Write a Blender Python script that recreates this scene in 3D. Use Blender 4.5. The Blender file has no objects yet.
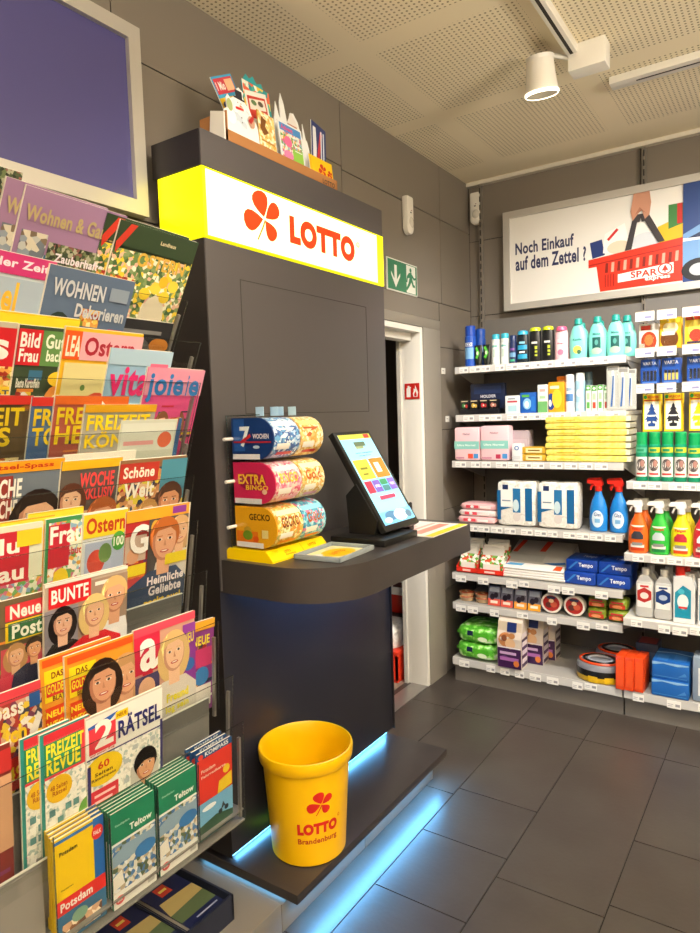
import bpy, bmesh, math, random
from math import sin, cos, pi, radians
from mathutils import Vector, Matrix
random.seed(7)
SC = bpy.context.scene
COL = SC.collection

# ------------------------------------------------------------------ materials
def lin(h):
    h = h.lstrip('#')
    o = []
    for i in (0, 2, 4):
        c = int(h[i:i+2], 16)/255
        o.append(c/12.92 if c <= .04045 else ((c+.055)/1.055)**2.4)
    return (o[0], o[1], o[2], 1)
MATS = {}
def mat(name, col='#808080', rough=.5, metal=0, emit=0, spec=.5, coat=0):
    if name in MATS: return MATS[name]
    m = bpy.data.materials.new(name); m.use_nodes = True
    b = m.node_tree.nodes['Principled BSDF']
    b.inputs['Base Color'].default_value = lin(col)
    b.inputs['Roughness'].default_value = rough
    b.inputs['Metallic'].default_value = metal
    b.inputs['Specular IOR Level'].default_value = spec
    b.inputs['Coat Weight'].default_value = coat
    if emit:
        b.inputs['Emission Color'].default_value = lin(col)
        b.inputs['Emission Strength'].default_value = emit
    MATS[name] = m
    return m
def C(c):
    """colour string -> material: '#rrggbb' glossy print, 'm#..' matt, 'e#..' lit screen, or a registered name"""
    if not isinstance(c, str): return c
    if c in MATS: return MATS[c]
    if c[0] == '#': return mat(c, c, .32)
    if c[0] == 'm': return mat(c, c[1:], .7, spec=.3)
    if c[0] == 'e': return mat(c, c[1:], .4, emit=.8)
    raise KeyError(c)
def noise_mat(name, cols, scale=60, rough=.35, emit=0, style='v'):
    m = mat(name, cols[0], rough); nt = m.node_tree; N = nt.nodes; L = nt.links
    b = N['Principled BSDF']
    tc = N.new('ShaderNodeTexCoord')
    if style == 'v':
        t = N.new('ShaderNodeTexVoronoi'); t.inputs['Scale'].default_value = scale
        sep = N.new('ShaderNodeSeparateColor'); L.new(t.outputs['Color'], sep.inputs[0]); src = sep.outputs[0]
    else:
        t = N.new('ShaderNodeTexNoise'); t.inputs['Scale'].default_value = scale; t.inputs['Detail'].default_value = 4
        mr = N.new('ShaderNodeMapRange'); mr.inputs[1].default_value = .3; mr.inputs[2].default_value = .7
        L.new(t.outputs['Fac'], mr.inputs[0]); src = mr.outputs[0]
    L.new(tc.outputs['Object'], t.inputs['Vector'])
    r = N.new('ShaderNodeValToRGB'); e = r.color_ramp
    e.interpolation = 'CONSTANT' if style == 'v' else 'LINEAR'
    n = len(cols)
    while len(e.elements) < n: e.elements.new(.5)
    for i, c in enumerate(cols):
        e.elements[i].position = i/n if style == 'v' else i/(n-1)
        e.elements[i].color = lin(c)
    L.new(src, r.inputs[0]); L.new(r.outputs[0], b.inputs['Base Color'])
    return m
def wear_mat(name, c1, c2, scale, rough, spec=.5, bump=0):
    """base colour that varies a little between two tones, as worn or speckled surfaces do"""
    m = mat(name, c1, rough, spec=spec); nt = m.node_tree; N = nt.nodes; L = nt.links
    b = N['Principled BSDF']; tc = N.new('ShaderNodeTexCoord')
    t = N.new('ShaderNodeTexNoise'); t.inputs['Scale'].default_value = scale; t.inputs['Detail'].default_value = 6
    L.new(tc.outputs['Object'], t.inputs['Vector'])
    r = N.new('ShaderNodeValToRGB'); r.color_ramp.elements[0].position = .35; r.color_ramp.elements[1].position = .65
    r.color_ramp.elements[0].color = lin(c1); r.color_ramp.elements[1].color = lin(c2)
    L.new(t.outputs['Fac'], r.inputs[0]); L.new(r.outputs[0], b.inputs['Base Color'])
    if bump:
        t2 = N.new('ShaderNodeTexNoise'); t2.inputs['Scale'].default_value = scale*14
        L.new(tc.outputs['Object'], t2.inputs['Vector'])
        bp = N.new('ShaderNodeBump'); bp.inputs['Strength'].default_value = bump; bp.inputs['Distance'].default_value = .002
        L.new(t2.outputs['Fac'], bp.inputs['Height']); L.new(bp.outputs[0], b.inputs['Normal'])
    return m
def clear_mat(name, tint, gloss=.07, rough=.05):
    m = bpy.data.materials.new(name); m.use_nodes = True; nt = m.node_tree; N = nt.nodes; L = nt.links
    for n in list(N): N.remove(n)
    o = N.new('ShaderNodeOutputMaterial'); mx = N.new('ShaderNodeMixShader'); t = N.new('ShaderNodeBsdfTransparent'); g = N.new('ShaderNodeBsdfGlossy')
    t.inputs[0].default_value = lin(tint); g.inputs['Roughness'].default_value = rough
    mx.inputs[0].default_value = gloss; L.new(t.outputs[0], mx.inputs[1]); L.new(g.outputs[0], mx.inputs[2])
    L.new(mx.outputs[0], o.inputs[0]); MATS[name] = m
    return m

def ceiling_mat():
    m = mat('ceiling_perforated', '#d6cdb8', .8, spec=.2); nt = m.node_tree; N = nt.nodes; L = nt.links
    b = N['Principled BSDF']; tc = N.new('ShaderNodeTexCoord'); sp = N.new('ShaderNodeSeparateXYZ'); L.new(tc.outputs['Object'], sp.inputs[0])
    def ma(op, a, bb=None, c=None):
        n = N.new('ShaderNodeMath'); n.operation = op
        for i, x in enumerate((a, bb, c)):
            if x is None: continue
            if isinstance(x, (int, float)): n.inputs[i].default_value = x
            else: L.new(x, n.inputs[i])
        return n.outputs[0]
    X, Y = sp.outputs[0], sp.outputs[1]
    P = .0192
    dx = ma('SUBTRACT', ma('FRACT', ma('DIVIDE', X, P)), .5); dy = ma('SUBTRACT', ma('FRACT', ma('DIVIDE', Y, P)), .5)
    d = ma('SQRT', ma('ADD', ma('MULTIPLY', dx, dx), ma('MULTIPLY', dy, dy)))
    hole = ma('LESS_THAN', d, .22)
    fx = ma('ABSOLUTE', ma('SUBTRACT', ma('FRACT', ma('DIVIDE', ma('SUBTRACT', X, .27-.325), .65)), .5))
    fy = ma('ABSOLUTE', ma('SUBTRACT', ma('FRACT', ma('DIVIDE', ma('SUBTRACT', Y, 2.21-.35), .70)), .5))
    inside = ma('MULTIPLY', ma('GREATER_THAN', fx, .075), ma('GREATER_THAN', fy, .07))
    near = ma('LESS_THAN', Y, 3.60)
    hole = ma('MULTIPLY', ma('MULTIPLY', hole, inside), near)
    mix = N.new('ShaderNodeMix'); mix.data_type = 'RGBA'
    L.new(hole, mix.inputs[0]); mix.inputs[6].default_value = lin('#efe2c4'); mix.inputs[7].default_value = lin('#9c8e70')
    L.new(mix.outputs[2], b.inputs['Base Color'])
    return m

# ------------------------------------------------------------------ geometry
class MB:
    def __init__(s): s.v = []; s.f = []; s.m = []; s.mats = []; s.sm = []
    def mi(s, m):
        m = C(m)
        if m not in s.mats: s.mats.append(m)
        return s.mats.index(m)
    def add(s, vs, fs, m, fn=None, smooth=False):
        o = len(s.v); i = s.mi(m)
        for p in vs: s.v.append(tuple(fn(*p)) if fn else tuple(p))
        for f in fs: s.f.append([o+k for k in f]); s.m.append(i); s.sm.append(smooth)
        return s
    def box(s, x0, x1, y0, y1, z0, z1, m, bev=0, fn=None):
        if bev <= 0:
            vs = [(x0,y0,z0),(x1,y0,z0),(x1,y1,z0),(x0,y1,z0),(x0,y0,z1),(x1,y0,z1),(x1,y1,z1),(x0,y1,z1)]
            return s.add(vs, [(0,3,2,1),(4,5,6,7),(0,1,5,4),(1,2,6,5),(2,3,7,6),(3,0,4,7)], m, fn)
        bm = bmesh.new(); bmesh.ops.create_cube(bm, size=1)
        for v in bm.verts:
            v.co = ((x0+x1)/2+v.co.x*(x1-x0), (y0+y1)/2+v.co.y*(y1-y0), (z0+z1)/2+v.co.z*(z1-z0))
        b = min(bev, .45*min(x1-x0, y1-y0, z1-z0))
        bmesh.ops.bevel(bm, geom=list(bm.edges), offset=b, segments=2, profile=.6, affect='EDGES')
        bm.verts.index_update()
        s.add([tuple(v.co) for v in bm.verts], [[v.index for v in f.verts] for f in bm.faces], m, fn, True)
        bm.free(); return s
    def lathe(s, prof, m, c=(0,0,0), n=24, a0=0, a1=2*pi, fn=None, sx=1, sy=1, smooth=True):
        full = abs(a1-a0-2*pi) < 1e-6; k = n if full else n+1
        vs = [(c[0]+r*cos(a0+(a1-a0)*j/n)*sx, c[1]+r*sin(a0+(a1-a0)*j/n)*sy, c[2]+z) for r, z in prof for j in range(k)]
        fs = []
        for i in range(len(prof)-1):
            for j in range(n if full else k-1):
                j2 = (j+1) % k
                fs.append((i*k+j, i*k+j2, (i+1)*k+j2, (i+1)*k+j))
        return s.add(vs, fs, m, fn, smooth)
    def cyl(s, r, z0, z1, m, c=(0,0,0), n=20, r2=None, fn=None, axis='z'):
        r2 = r if r2 is None else r2
        if axis == 'y': g = lambda x, y, z: (c[0]+x, c[1]+z, c[2]+y)
        elif axis == 'x': g = lambda x, y, z: (c[0]+z, c[1]+x, c[2]+y)
        else: g = lambda x, y, z: (c[0]+x, c[1]+y, c[2]+z)
        h = (lambda x, y, z: fn(*g(x, y, z))) if fn else g
        s.lathe([(r, z0), (r2, z1)], m, n=n, fn=h)
        s.add([(r*cos(2*pi*j/n), r*sin(2*pi*j/n), z0) for j in range(n)], [list(range(n))[::-1]], m, h)
        s.add([(r2*cos(2*pi*j/n), r2*sin(2*pi*j/n), z1) for j in range(n)], [list(range(n))], m, h)
        return s
    def prism(s, pts, z0, z1, m, fn=None, smooth=False):
        n = len(pts)
        vs = [(x, y, z0) for x, y in pts]+[(x, y, z1) for x, y in pts]
        s.add(vs, [list(range(n))[::-1], list(range(n, 2*n))], m, fn)
        return s.add(vs, [(i, (i+1) % n, n+(i+1) % n, n+i) for i in range(n)], m, fn, smooth)
    def tube(s, pts, r, m, n=8):
        P = [Vector(p) for p in pts]; rings = []
        for i, p in enumerate(P):
            d = (P[min(i+1, len(P)-1)]-P[max(i-1, 0)]).normalized()
            a = d.orthogonal().normalized(); b = d.cross(a)
            if i and rings:
                pa = rings[-1][1]; a = (pa-d*pa.dot(d)).normalized(); b = d.cross(a)
            rings.append((p, a, b))
        vs = [tuple(p+a*r*cos(2*pi*j/n)+b*r*sin(2*pi*j/n)) for p, a, b in rings for j in range(n)]
        fs = [(i*n+j, i*n+(j+1) % n, (i+1)*n+(j+1) % n, (i+1)*n+j) for i in range(len(P)-1) for j in range(n)]
        fs += [list(range(n))[::-1], [len(P)*n-n+j for j in range(n)]]
        return s.add(vs, fs, m, None, True)
    def blob(s, c, r, m, n=16, k=10, e=1.0, fn=None):
        """superellipsoid; e<1 gets boxy like a stuffed bag"""
        def pw(a, p): return math.copysign(abs(a)**p, a)
        vs = []
        for i in range(k+1):
            ph = -pi/2+pi*i/k
            for j in range(n):
                th = 2*pi*j/n
                vs.append((c[0]+r[0]*pw(cos(ph), e)*pw(cos(th), e), c[1]+r[1]*pw(cos(ph), e)*pw(sin(th), e), c[2]+r[2]*pw(sin(ph), e)))
        fs = [(i*n+j, i*n+(j+1) % n, (i+1)*n+(j+1) % n, (i+1)*n+j) for i in range(k) for j in range(n)]
        return s.add(vs, fs, m, fn, True)
    def build(s, name, parent=None, **props):
        me = bpy.data.meshes.new(name); me.from_pydata(s.v, [], s.f)
        for m in s.mats: me.materials.append(m)
        me.polygons.foreach_set('material_index', s.m); me.polygons.foreach_set('use_smooth', s.sm)
        me.update()
        if any(s.sm):
            try: me.set_sharp_from_angle(angle=radians(38))
            except Exception: pass
        o = bpy.data.objects.new(name, me); COL.objects.link(o)
        if parent: o.parent = parent
        for k, v in props.items(): o[k] = v
        return o

_T = {}
def text_geo(t, bold):
    k = (t, bold)
    if k not in _T:
        cu = bpy.data.curves.new('lettering', 'FONT'); cu.body = t; cu.offset = bold; cu.resolution_u = 3 if bold < .05 else 6; cu.space_character = 1+bold*2
        ob = bpy.data.objects.new('lettering', cu)
        me = ob.to_mesh()
        vs = [(v.co.x, v.co.y) for v in me.vertices]; fs = [tuple(p.vertices) for p in me.polygons]
        ob.to_mesh_clear(); bpy.data.objects.remove(ob); bpy.data.curves.remove(cu)
        xs = [v[0] for v in vs] or [0, 1]; ys = [v[1] for v in vs] or [0, 1]
        x0, x1, y0, y1 = min(xs), max(xs), min(ys), max(ys)
        _T[k] = ([((x-x0)/max(x1-x0, 1e-6), (y-y0)/max(y1-y0, 1e-6)) for x, y in vs], fs)
    return _T[k]

def petal(cx, cy, ang, L, W, n=16):
    o = []
    for i in range(n):
        t = 2*pi*i/n; q = (1-cos(t))/2
        x = L*(.07+.93*q); y = W/2*sin(t)*(q**.55)*1.3
        a = radians(ang); o.append((cx+x*cos(a)-y*sin(a), cy+x*sin(a)+y*cos(a)))
    return o
def clover(cx, cy, s, col='#e23a12', asp=1.0, stem='#a07818'):
    """four leaved clover, s = overall size in units of the card width, asp = width/height of the card"""
    o = []
    for a, L, W in ((108, .50, .44), (194, .56, .38), (38, .50, .30), (-50, .42, .32)):
        pts = petal(0, 0, a, L*s, W*s)
        o.append(('p', [(cx+x, cy+y*asp) for x, y in pts], col))
    st = [(0, 0), (-.08, -.16), (-.22, -.40), (-.19, -.41), (-.05, -.18), (.03, -.02)]
    o.append(('p', [(cx+x*s, cy+y*s*asp) for x, y in st], stem))
    return o
def face(cu, cv, s, asp, hair='#3a2418', skin='#e0ac88', top='#b02020', long=True):
    """portrait: s = head height (fraction of H), asp = H/W"""
    s *= .76; cv += .09; a = s*asp; o = []
    if long: o.append(('e', cu, cv-.12*s, .56*a, .68*s, hair))
    o.append(('p', [(cu-1.15*a, cv-1.9*s), (cu-1.0*a, cv-1.0*s), (cu-.4*a, cv-.68*s), (cu+.4*a, cv-.68*s), (cu+1.0*a, cv-1.0*s), (cu+1.15*a, cv-1.9*s)], top))
    o.append(('p', [(cu-.18*a, cv-.82*s), (cu-.2*a, cv-.3*s), (cu+.2*a, cv-.3*s), (cu+.18*a, cv-.82*s)], skin))
    o.append(('e', cu, cv+.12*s, .45*a, .46*s, hair))
    dk = '#%02x%02x%02x' % tuple(int(int(skin[i:i+2], 16)*k_) for i, k_ in ((1, .84), (3, .76), (5, .74)))
    hl = '#%02x%02x%02x' % tuple(min(255, int(int(hair[i:i+2], 16)*1.25+14)) for i in (1, 3, 5))
    o.append(('p', [(cu-.34*a, cv-.2*s), (cu-.42*a, cv+.2*s), (cu-.2*a, cv+.54*s), (cu-.3*a, cv+.2*s)], hl))
    o.append(('e', cu, cv-.02*s, .36*a, .47*s, dk)); o.append(('e', cu+.03*a, cv+.0*s, .31*a, .43*s, skin))
    o.append(('p', [(cu-.36*a, cv+.12*s), (cu-.3*a, cv+.42*s), (cu+.1*a, cv+.5*s), (cu+.34*a, cv+.36*s), (cu+.36*a, cv+.14*s), (cu+.16*a, cv+.3*s), (cu-.2*a, cv+.26*s)], hair))
    for d in (-1, 1):
        o.append(('e', cu+d*.15*a, cv+.04*s, .075*a, .03*s, '#eee6de')); o.append(('e', cu+d*.15*a, cv+.04*s, .04*a, .03*s, '#2a1c18'))
        o.append(('r', cu+d*.15*a-.08*a, cv+.11*s, cu+d*.15*a+.08*a, cv+.13*s, hair))
    o.append(('p', [(cu-.03*a, cv-.12*s), (cu, cv+.04*s), (cu+.05*a, cv-.13*s)], '#c48a6a'))
    o.append(('e', cu, cv-.25*s, .13*a, .04*s, '#b84848'))
    o.append(('e', cu, cv-.243*s, .09*a, .015*s, '#f4ece4'))
    return o
def art(mb, fn, W, H, items, w0=0, d=.00022, cols=1):
    """draws printed shapes on a surface; fn(u, v, w) maps card metres to space"""
    cl = lambda x: min(max(x, .002), .998)
    for k, it in enumerate(items):
        w = w0+d*(k+1); t = it[0]; col = it[-1]
        if t == 'r':
            u0, v0, u1, v1 = it[1:5]; n = max(1, int(round(cols*abs(u1-u0))))
            vs = [((u0+(u1-u0)*i/n)*W, v*H, w) for v in (v0, v1) for i in range(n+1)]
            mb.add(vs, [(i, i+1, n+2+i, n+1+i) for i in range(n)], col, fn)
        elif t in 'ep' and cols > 1:
            pts = it[1] if t == 'p' else [(it[1]+it[3]*cos(2*pi*i/18), it[2]+it[4]*sin(2*pi*i/18)) for i in range(18)]
            bm = bmesh.new(); bm.faces.new([bm.verts.new((cl(a)*W, cl(b)*H, w)) for a, b in pts]); bmesh.ops.triangulate(bm, faces=list(bm.faces))
            bmesh.ops.subdivide_edges(bm, edges=list(bm.edges), cuts=3, use_grid_fill=True); bm.verts.index_update()
            mb.add([tuple(v.co) for v in bm.verts], [[v.index for v in f.verts] for f in bm.faces], col, fn); bm.free()
        elif t == 'e':
            _, cu, cv, ru, rv, _ = it
            n = 18; mb.add([(cl(cu+ru*cos(2*pi*i/n))*W, cl(cv+rv*sin(2*pi*i/n))*H, w) for i in range(n)], [list(range(n))], col, fn)
        elif t == 'p':
            pts = it[1]; mb.add([(cl(a)*W, cl(b)*H, w) for a, b in pts], [list(range(len(pts)))], col, fn)
        elif t in 'tb' or t == 'tb':
            _, s, u0, v0, u1, v1, _ = it[:7]
            vs, fs = text_geo(s, .072 if t == 'b' else .03)
            mb.add([((u0+(u1-u0)*x)*W, (v0+(v1-v0)*y)*H, w) for x, y in vs], fs, col, fn)
    return mb

# ------------------------------------------------------------------ things
def thing(name, label, cat, loc=(0,0,0), group=None, rotz=0, matrix=None):
    o = bpy.data.objects.new(name, None); COL.objects.link(o); o.empty_display_size = .05
    if matrix is not None: o.matrix_world = matrix
    else: o.location = loc; o.rotation_euler = (0, 0, rotz)
    o['label'] = label; o['category'] = cat
    if group: o['group'] = group
    return o
def struct(mb, name):
    o = mb.build(name); o['kind'] = 'structure'; return o
def dup(root, loc=None, label=None, group=None, matrix=None):
    r = root.copy(); COL.objects.link(r)
    if matrix is not None: r.matrix_world = matrix
    elif loc is not None: r.location = loc
    if label: r['label'] = label
    if group: r['group'] = group
    for ch in KIDS(root):
        c = ch.copy(); COL.objects.link(c); c.parent = r
        for g in KIDS(ch):
            e = g.copy(); COL.objects.link(e); e.parent = c
    return r
def KIDS(o): return [x for x in COL.objects if x.parent == o]
def frame(o, u, v, w):
    m = Matrix((( u[0], v[0], w[0], o[0]), (u[1], v[1], w[1], o[1]), (u[2], v[2], w[2], o[2]), (0, 0, 0, 1)))
    return m
FX = lambda x, y0, z0: (lambda u, v, w: (x+w, y0+u, z0+v))      # surface facing +x
FY = lambda y, x0, z0: (lambda u, v, w: (x0+u, y-w, z0+v))      # surface facing -y

mat('wall_panel', '#7a7268', .33, spec=.5)
wear_mat('wall_panel', '#7a7268', '#7a7268', 3, .33) if False else None
mat('groove', '#2c2824', .8)
mat('kiosk', '#4d494a', .45, spec=.4)
mat('kiosk_dark', '#3b3635', .42, spec=.45)
mat('steel', '#a9a6a2', .38, metal=.75)
mat('tray_grey', '#8f8c88', .45, metal=.35)
mat('white_metal', '#dcdad4', .4)
mat('shelf_grey', '#a7a5a1', .45)
mat('shelf_panel', '#6f6b66', .55)
mat('black', '#151515', .4)
mat('rubber', '#0d0d0d', .75)
mat('paper', '#e9e4d8', .75)
mat('white_plastic', '#e6e2d8', .35)
clear_mat('acrylic', '#fbfcfb', .035, .06)
clear_mat('acrylic_edge', '#c9d6d0', .35, .25)
mat('led', '#5fc4ff', .4)
mat('bin_yellow', '#f2bd00', .35)
ceiling_mat()
noise_mat('n_food', ['#e2a04a', '#c45a28', '#f2dca0', '#8a9a3a', '#e8c45a', '#a03020'], 100)
noise_mat('n_flower', ['#6f8c52', '#f2cf3a', '#f6f0d8', '#4b6a40', '#e9b7a0', '#889c68'], 110)
noise_mat('n_garden', ['#42503a', '#6c7a52', '#2e3428', '#a8a890', '#545c3c', '#8a5a52'], 150)
noise_mat('n_room', ['#8d99a6', '#b9bcb8', '#6d7682', '#d2cbb8', '#7a6a58'], 80)
noise_mat('n_gossip', ['#a83228', '#e6c43c', '#3c3c50', '#d8a890', '#f0e8e0', '#7a3858'], 90)
noise_mat('n_gossip2', ['#c48a5a', '#6a4434', '#e2b890', '#d8c23a', '#2c3a58', '#a82a2a'], 85)
noise_mat('n_puzzle', ['#f2f0e8', '#eceae2', '#f2f0e8', '#f6f4ec', '#d8d8d0', '#b0c4c0'], 150)
noise_mat('n_craft', ['#d8e0c8', '#c86a8a', '#6aa05a', '#f0e8e0', '#8ab0c8', '#e0a040'], 110)
noise_mat('n_city', ['#7a98b8', '#d8d4c8', '#5a6a50', '#4a78b0', '#b8a890', '#e0e4e8'], 110)
noise_mat('n_gold', ['#e8cc7a', '#f4e8b8', '#d8a84a', '#f8f0d8', '#e0b878'], 120)
noise_mat('n_pinkroll', ['#e07a94', '#f0b0bc', '#f0d0c0', '#d85a7c', '#f4e0e0'], 120)
noise_mat('n_blueroll', ['#4a78b8', '#b8d0ea', '#6aa8d8', '#3a5a9a', '#dce8f4'], 120)
noise_mat('n_cyanroll', ['#4aa8cc', '#b8dcea', '#d880a8', '#80d0e0', '#3a90b8'], 120)
noise_mat('n_orangeroll', ['#e8b04a', '#f4d890', '#d88a3a', '#f4e8c0', '#b8b060'], 120)
noise_mat('n_rug', ['#c8a080', '#604030', '#f0e0c8', '#885838'], 60)
noise_mat('n_pet', ['#b86a2a', '#e8c8a0', '#6a3a20', '#c83a2a'], 80)
noise_mat('n_herb', ['#5a9a3a', '#e8e8e0', '#c84a2a', '#d8d4c8', '#7ab04a'], 70)
noise_mat('n_leafbag', ['#5fc02e', '#3f9a20', '#8fe060', '#e8f4e0'], 30, style='n')
noise_mat('n_yellowbag', ['#d8bc2c', '#f4e47a', '#e8d04a'], 24, style='n')
noise_mat('n_marble', ['#e0dcd4', '#f0eee8', '#c8c4bc'], 40, style='n')
noise_mat('n_egg', ['#2aa0a8', '#f0c83a', '#e86a4a', '#f4f0e0', '#58b8a0'], 55)
noise_mat('n_snow', ['#f4f4f4', '#dce4ec', '#ffffff', '#c8d4e0'], 50)

# ================================================================== ROOM
H = 2.87; YB = 3.85; XR = 4.6; YN = -2.2
struct(MB().box(-.14, XR, YN, YB+.1, H, H+.08, 'ceiling_perforated'), 'ceiling')

# floor: tiles with grout joints
wear_mat('floor_tile', '#3f3834', '#46403b', 5, .36, bump=.15); mat('grout', '#26221f', .9)
fl = MB(); fl.box(-.14, XR, YN, YB+.1, -.06, -.003, 'grout')
g = .0022; cx = [-.14, .245, .567, .885, 1.222, 1.55, 1.88, 2.21, 2.54, 2.87, 3.2, 3.53, 3.86, 4.19, XR]
jn = {1: [.3, 1.0, 1.4, 2.3, 3.0], 2: [.0, .7, 1.05, 1.38, 1.707, 2.039, 2.35, 3.003], 3: [.1, .62, 1.28, 1.94, 3.0], 4: [.35, .99, 1.67, 2.0, 2.36, 2.998]}
for i in range(len(cx)-1):
    js = [YN]+[y for y in ([-1.6, -.9, -.3]+jn.get(i, [.12+.33*(i % 2), 1.1, 1.75, 2.4, 3.0]))]+[YB+.1]
    for a, b in zip(js, js[1:]):
        fl.box(cx[i]+g, cx[i+1]-g, a+g, b-g, -.004, 0, 'floor_tile')
struct(fl, 'floor')

# left wall of large panels with grooves; a doorway between y 2.55 and 3.21
def panel_wall(mb, fy, ys, zs_of, m='wall_panel'):
    for (a, b) in zip(ys, ys[1:]):
        zs = zs_of(a, b)
        for c, d in zip(zs, zs[1:]):
            fy(a+.0022, b-.0022, c+.0022, d-.0022)
wl = MB(); D0, D1, DZ = 2.50, 3.255, 1.965
wl.box(-.14, -.006, YN, D0, 0, H, 'groove').box(-.14, -.006, D1, YB+.1, 0, H, 'groove').box(-.14, -.006, D0, D1, DZ, H, 'groove')
fw = lambda a, b, c, d: wl.box(-.008, 0, a, b, c, d, 'wall_panel')
panel_wall(wl, fw, [YN, -1.03, .14, 1.314], lambda a, b: [0, .7, 1.4, 2.117, 2.585, H])
panel_wall(wl, fw, [1.314, 2.485], lambda a, b: [0, .7, 1.4, 2.117, 2.592, H])
panel_wall(wl, fw, [2.485, 3.45], lambda a, b: [2.117, 2.578, H])
fw(2.487, 3.413, DZ+.052, 2.1148)
panel_wall(wl, fw, [3.418, YB], lambda a, b: [0, .49, .95, 1.41, 1.874, 2.117])
panel_wall(wl, fw, [3.45, YB], lambda a, b: [2.117, 2.578, H])
for k in range(38): wl.box(-.001, .0006, 3.4125, 3.4175, .12+k*.05, .152+k*.05, 'groove')
struct(wl, 'wall_left')
# back wall
wb = MB(); wb.box(-.14, XR, YB+.006, YB+.1, 0, H, 'groove')
fb = lambda a, b, c, d: wb.box(a, b, YB, YB+.008, c, d, 'wall_panel')
panel_wall(wb, fb, [0, .967, 1.934, 2.9, 3.87, XR], lambda a, b: [0, .6, 1.2, 1.8, 2.085, 2.53, H])
struct(wb, 'wall_back')
mat('plain_wall', '#b5aca0', .7)
struct(MB().box(XR, XR+.1, YN, YB+.1, 0, H, 'plain_wall'), 'wall_right')
struct(MB().box(-.14, XR+.1, YN-.1, YN, 0, H, 'plain_wall'), 'wall_front')
# ceiling cove strip along back wall
struct(MB().box(0, XR, YB-.035, YB, H-.022, H, mat('cove', '#d8d0c0', .6)), 'trim_1')

# doorway: casing, head, reveal, back room
mat('door_white', '#e9e6de', .4); mat('casing', '#8d877d', .4)
t2 = MB()
t2.box(-.12, .006, D1-.045, D1+.155, 0, DZ, 'casing', .002)
t2.box(-.12, .006, D0-.1, D1+.155, DZ, DZ+.05, 'casing', .002)
t2.box(-.12, .006, D0-.1, D0, 0, DZ, 'casing', .002)
struct(t2, 'trim_2')
dr = thing('door_1', '', '', (0,0,0)); del dr['label']; del dr['category']; dr['kind'] = 'structure'
d = MB(); d.box(-.125, .002, D1-.075, D1-.048, 0, DZ-.005, 'door_white', .004)
d.build('door_lining', dr)
d = MB(); d.box(-.14, -.118, D1-.088, D1-.075, 0, DZ-.03, mat('seal', '#c9c5bc', .5)); d.build('door_seal', dr)
d = MB(); d.box(-.12, .0, D0, D1-.05, DZ-.03, DZ-.002, 'door_white').box(-.12, -.05, D0, D1-.08, DZ-.07, DZ-.03, 'door_white', .003); d.build('door_head', dr)
d = MB(); d.box(-.1, .0, D0, D1-.05, 0, .004, 'steel'); d.build('threshold', dr)
# storeroom seen through the doorway
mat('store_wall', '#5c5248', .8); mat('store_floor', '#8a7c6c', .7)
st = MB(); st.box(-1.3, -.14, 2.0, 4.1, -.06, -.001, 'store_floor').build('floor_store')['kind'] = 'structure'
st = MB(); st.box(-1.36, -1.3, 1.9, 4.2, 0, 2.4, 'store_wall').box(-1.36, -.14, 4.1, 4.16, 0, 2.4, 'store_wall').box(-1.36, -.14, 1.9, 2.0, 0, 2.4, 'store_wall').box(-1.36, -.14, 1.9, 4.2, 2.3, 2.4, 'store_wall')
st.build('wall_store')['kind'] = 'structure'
# storeroom things
mat('crate_red', '#d8361c', .45)
cr = thing('plastic_crate', 'red plastic crate standing on the floor behind the open doorway', 'crate', (-.33, 3.28, 0))
m = MB(); m.box(-.16, .16, -.14, .14, 0, .015, 'crate_red')
for a, b, c, e in ((-.16, .16, -.14, -.128), (-.16, .16, .128, .14), (-.16, -.148, -.14, .14), (.148, .16, -.14, .14)):
    m.box(a, b, c, e, .015, .17, 'crate_red')
m.box(-.17, .17, -.15, .15, .155, .18, 'crate_red', .004)
for i in range(5): m.box(-.14+i*.068, -.128+i*.068, -.149, -.139, .02, .155, 'crate_red')
m.build('crate_body', cr)
MB().blob((0, 0, .22), (.14, .12, .09), 'n_marble', e=.5).build('wrapped_goods', cr, label='pale plastic wrapping on top')
fe = thing('detergent_carton', 'red and white carton seen through the doorway above the crate', 'carton', (-.30, 3.50, .30))
MB().box(-.1, .1, -.06, .06, 0, .32, '#c02818', .004).build('carton_body', fe)
m = MB(); art(m, FY(-.061, -.1, 0), .2, .32, [('r', .05, .35, .95, .95, '#e8e4dc'), ('r', .25, .7, .75, .85, '#c02818'), ('r', .2, .5, .8, .6, '#503030')]); m.build('carton_print', fe)
rk = thing('storage_shelf', 'dark storeroom rack behind the doorway carrying a carton', 'shelf', (-.36, 3.55, 0))
MB().box(-.22, .22, -.2, .2, .27, .295, 'kiosk_dark').build('board', rk)
for sx in (-.21, .20):
    for sy in (-.2, .19): MB().box(sx, sx+.012, sy, sy+.012, 0, 1.7, 'black').build('post', rk)
MB().box(-.22, .22, -.2, .2, 1.1, 1.12, 'kiosk_dark').build('board', rk)

# fire sign on the door lining
fs = thing('fire_extinguisher_sign', 'small red fire extinguisher sign on the white door lining', 'sign', (-.085, D1-.077, 1.585))
m = MB().box(-.012, .077, -.002, .0, 0, .083, '#c8251c'); W_ = .089
art(m, FY(-.002, -.012, 0), .089, .083, [('r', .12, .12, .4, .62, '#f4f0ea'), ('e', .26, .64, .14, .1, '#f4f0ea'), ('r', .2, .7, .32, .85, '#f4f0ea'), ('p', [(.3, .82), (.45, .74), (.43, .68), (.3, .76)], '#f4f0ea'),
    ('p', [(.6, .12), (.55, .35), (.62, .5), (.6, .68), (.7, .6), (.72, .88), (.84, .62), (.92, .4), (.86, .12)], '#f4f0ea'), ('p', [(.66, .15), (.64, .3), (.74, .5), (.82, .3), (.8, .15)], '#c8251c')])
m.build('sign_plate', fs)

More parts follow.
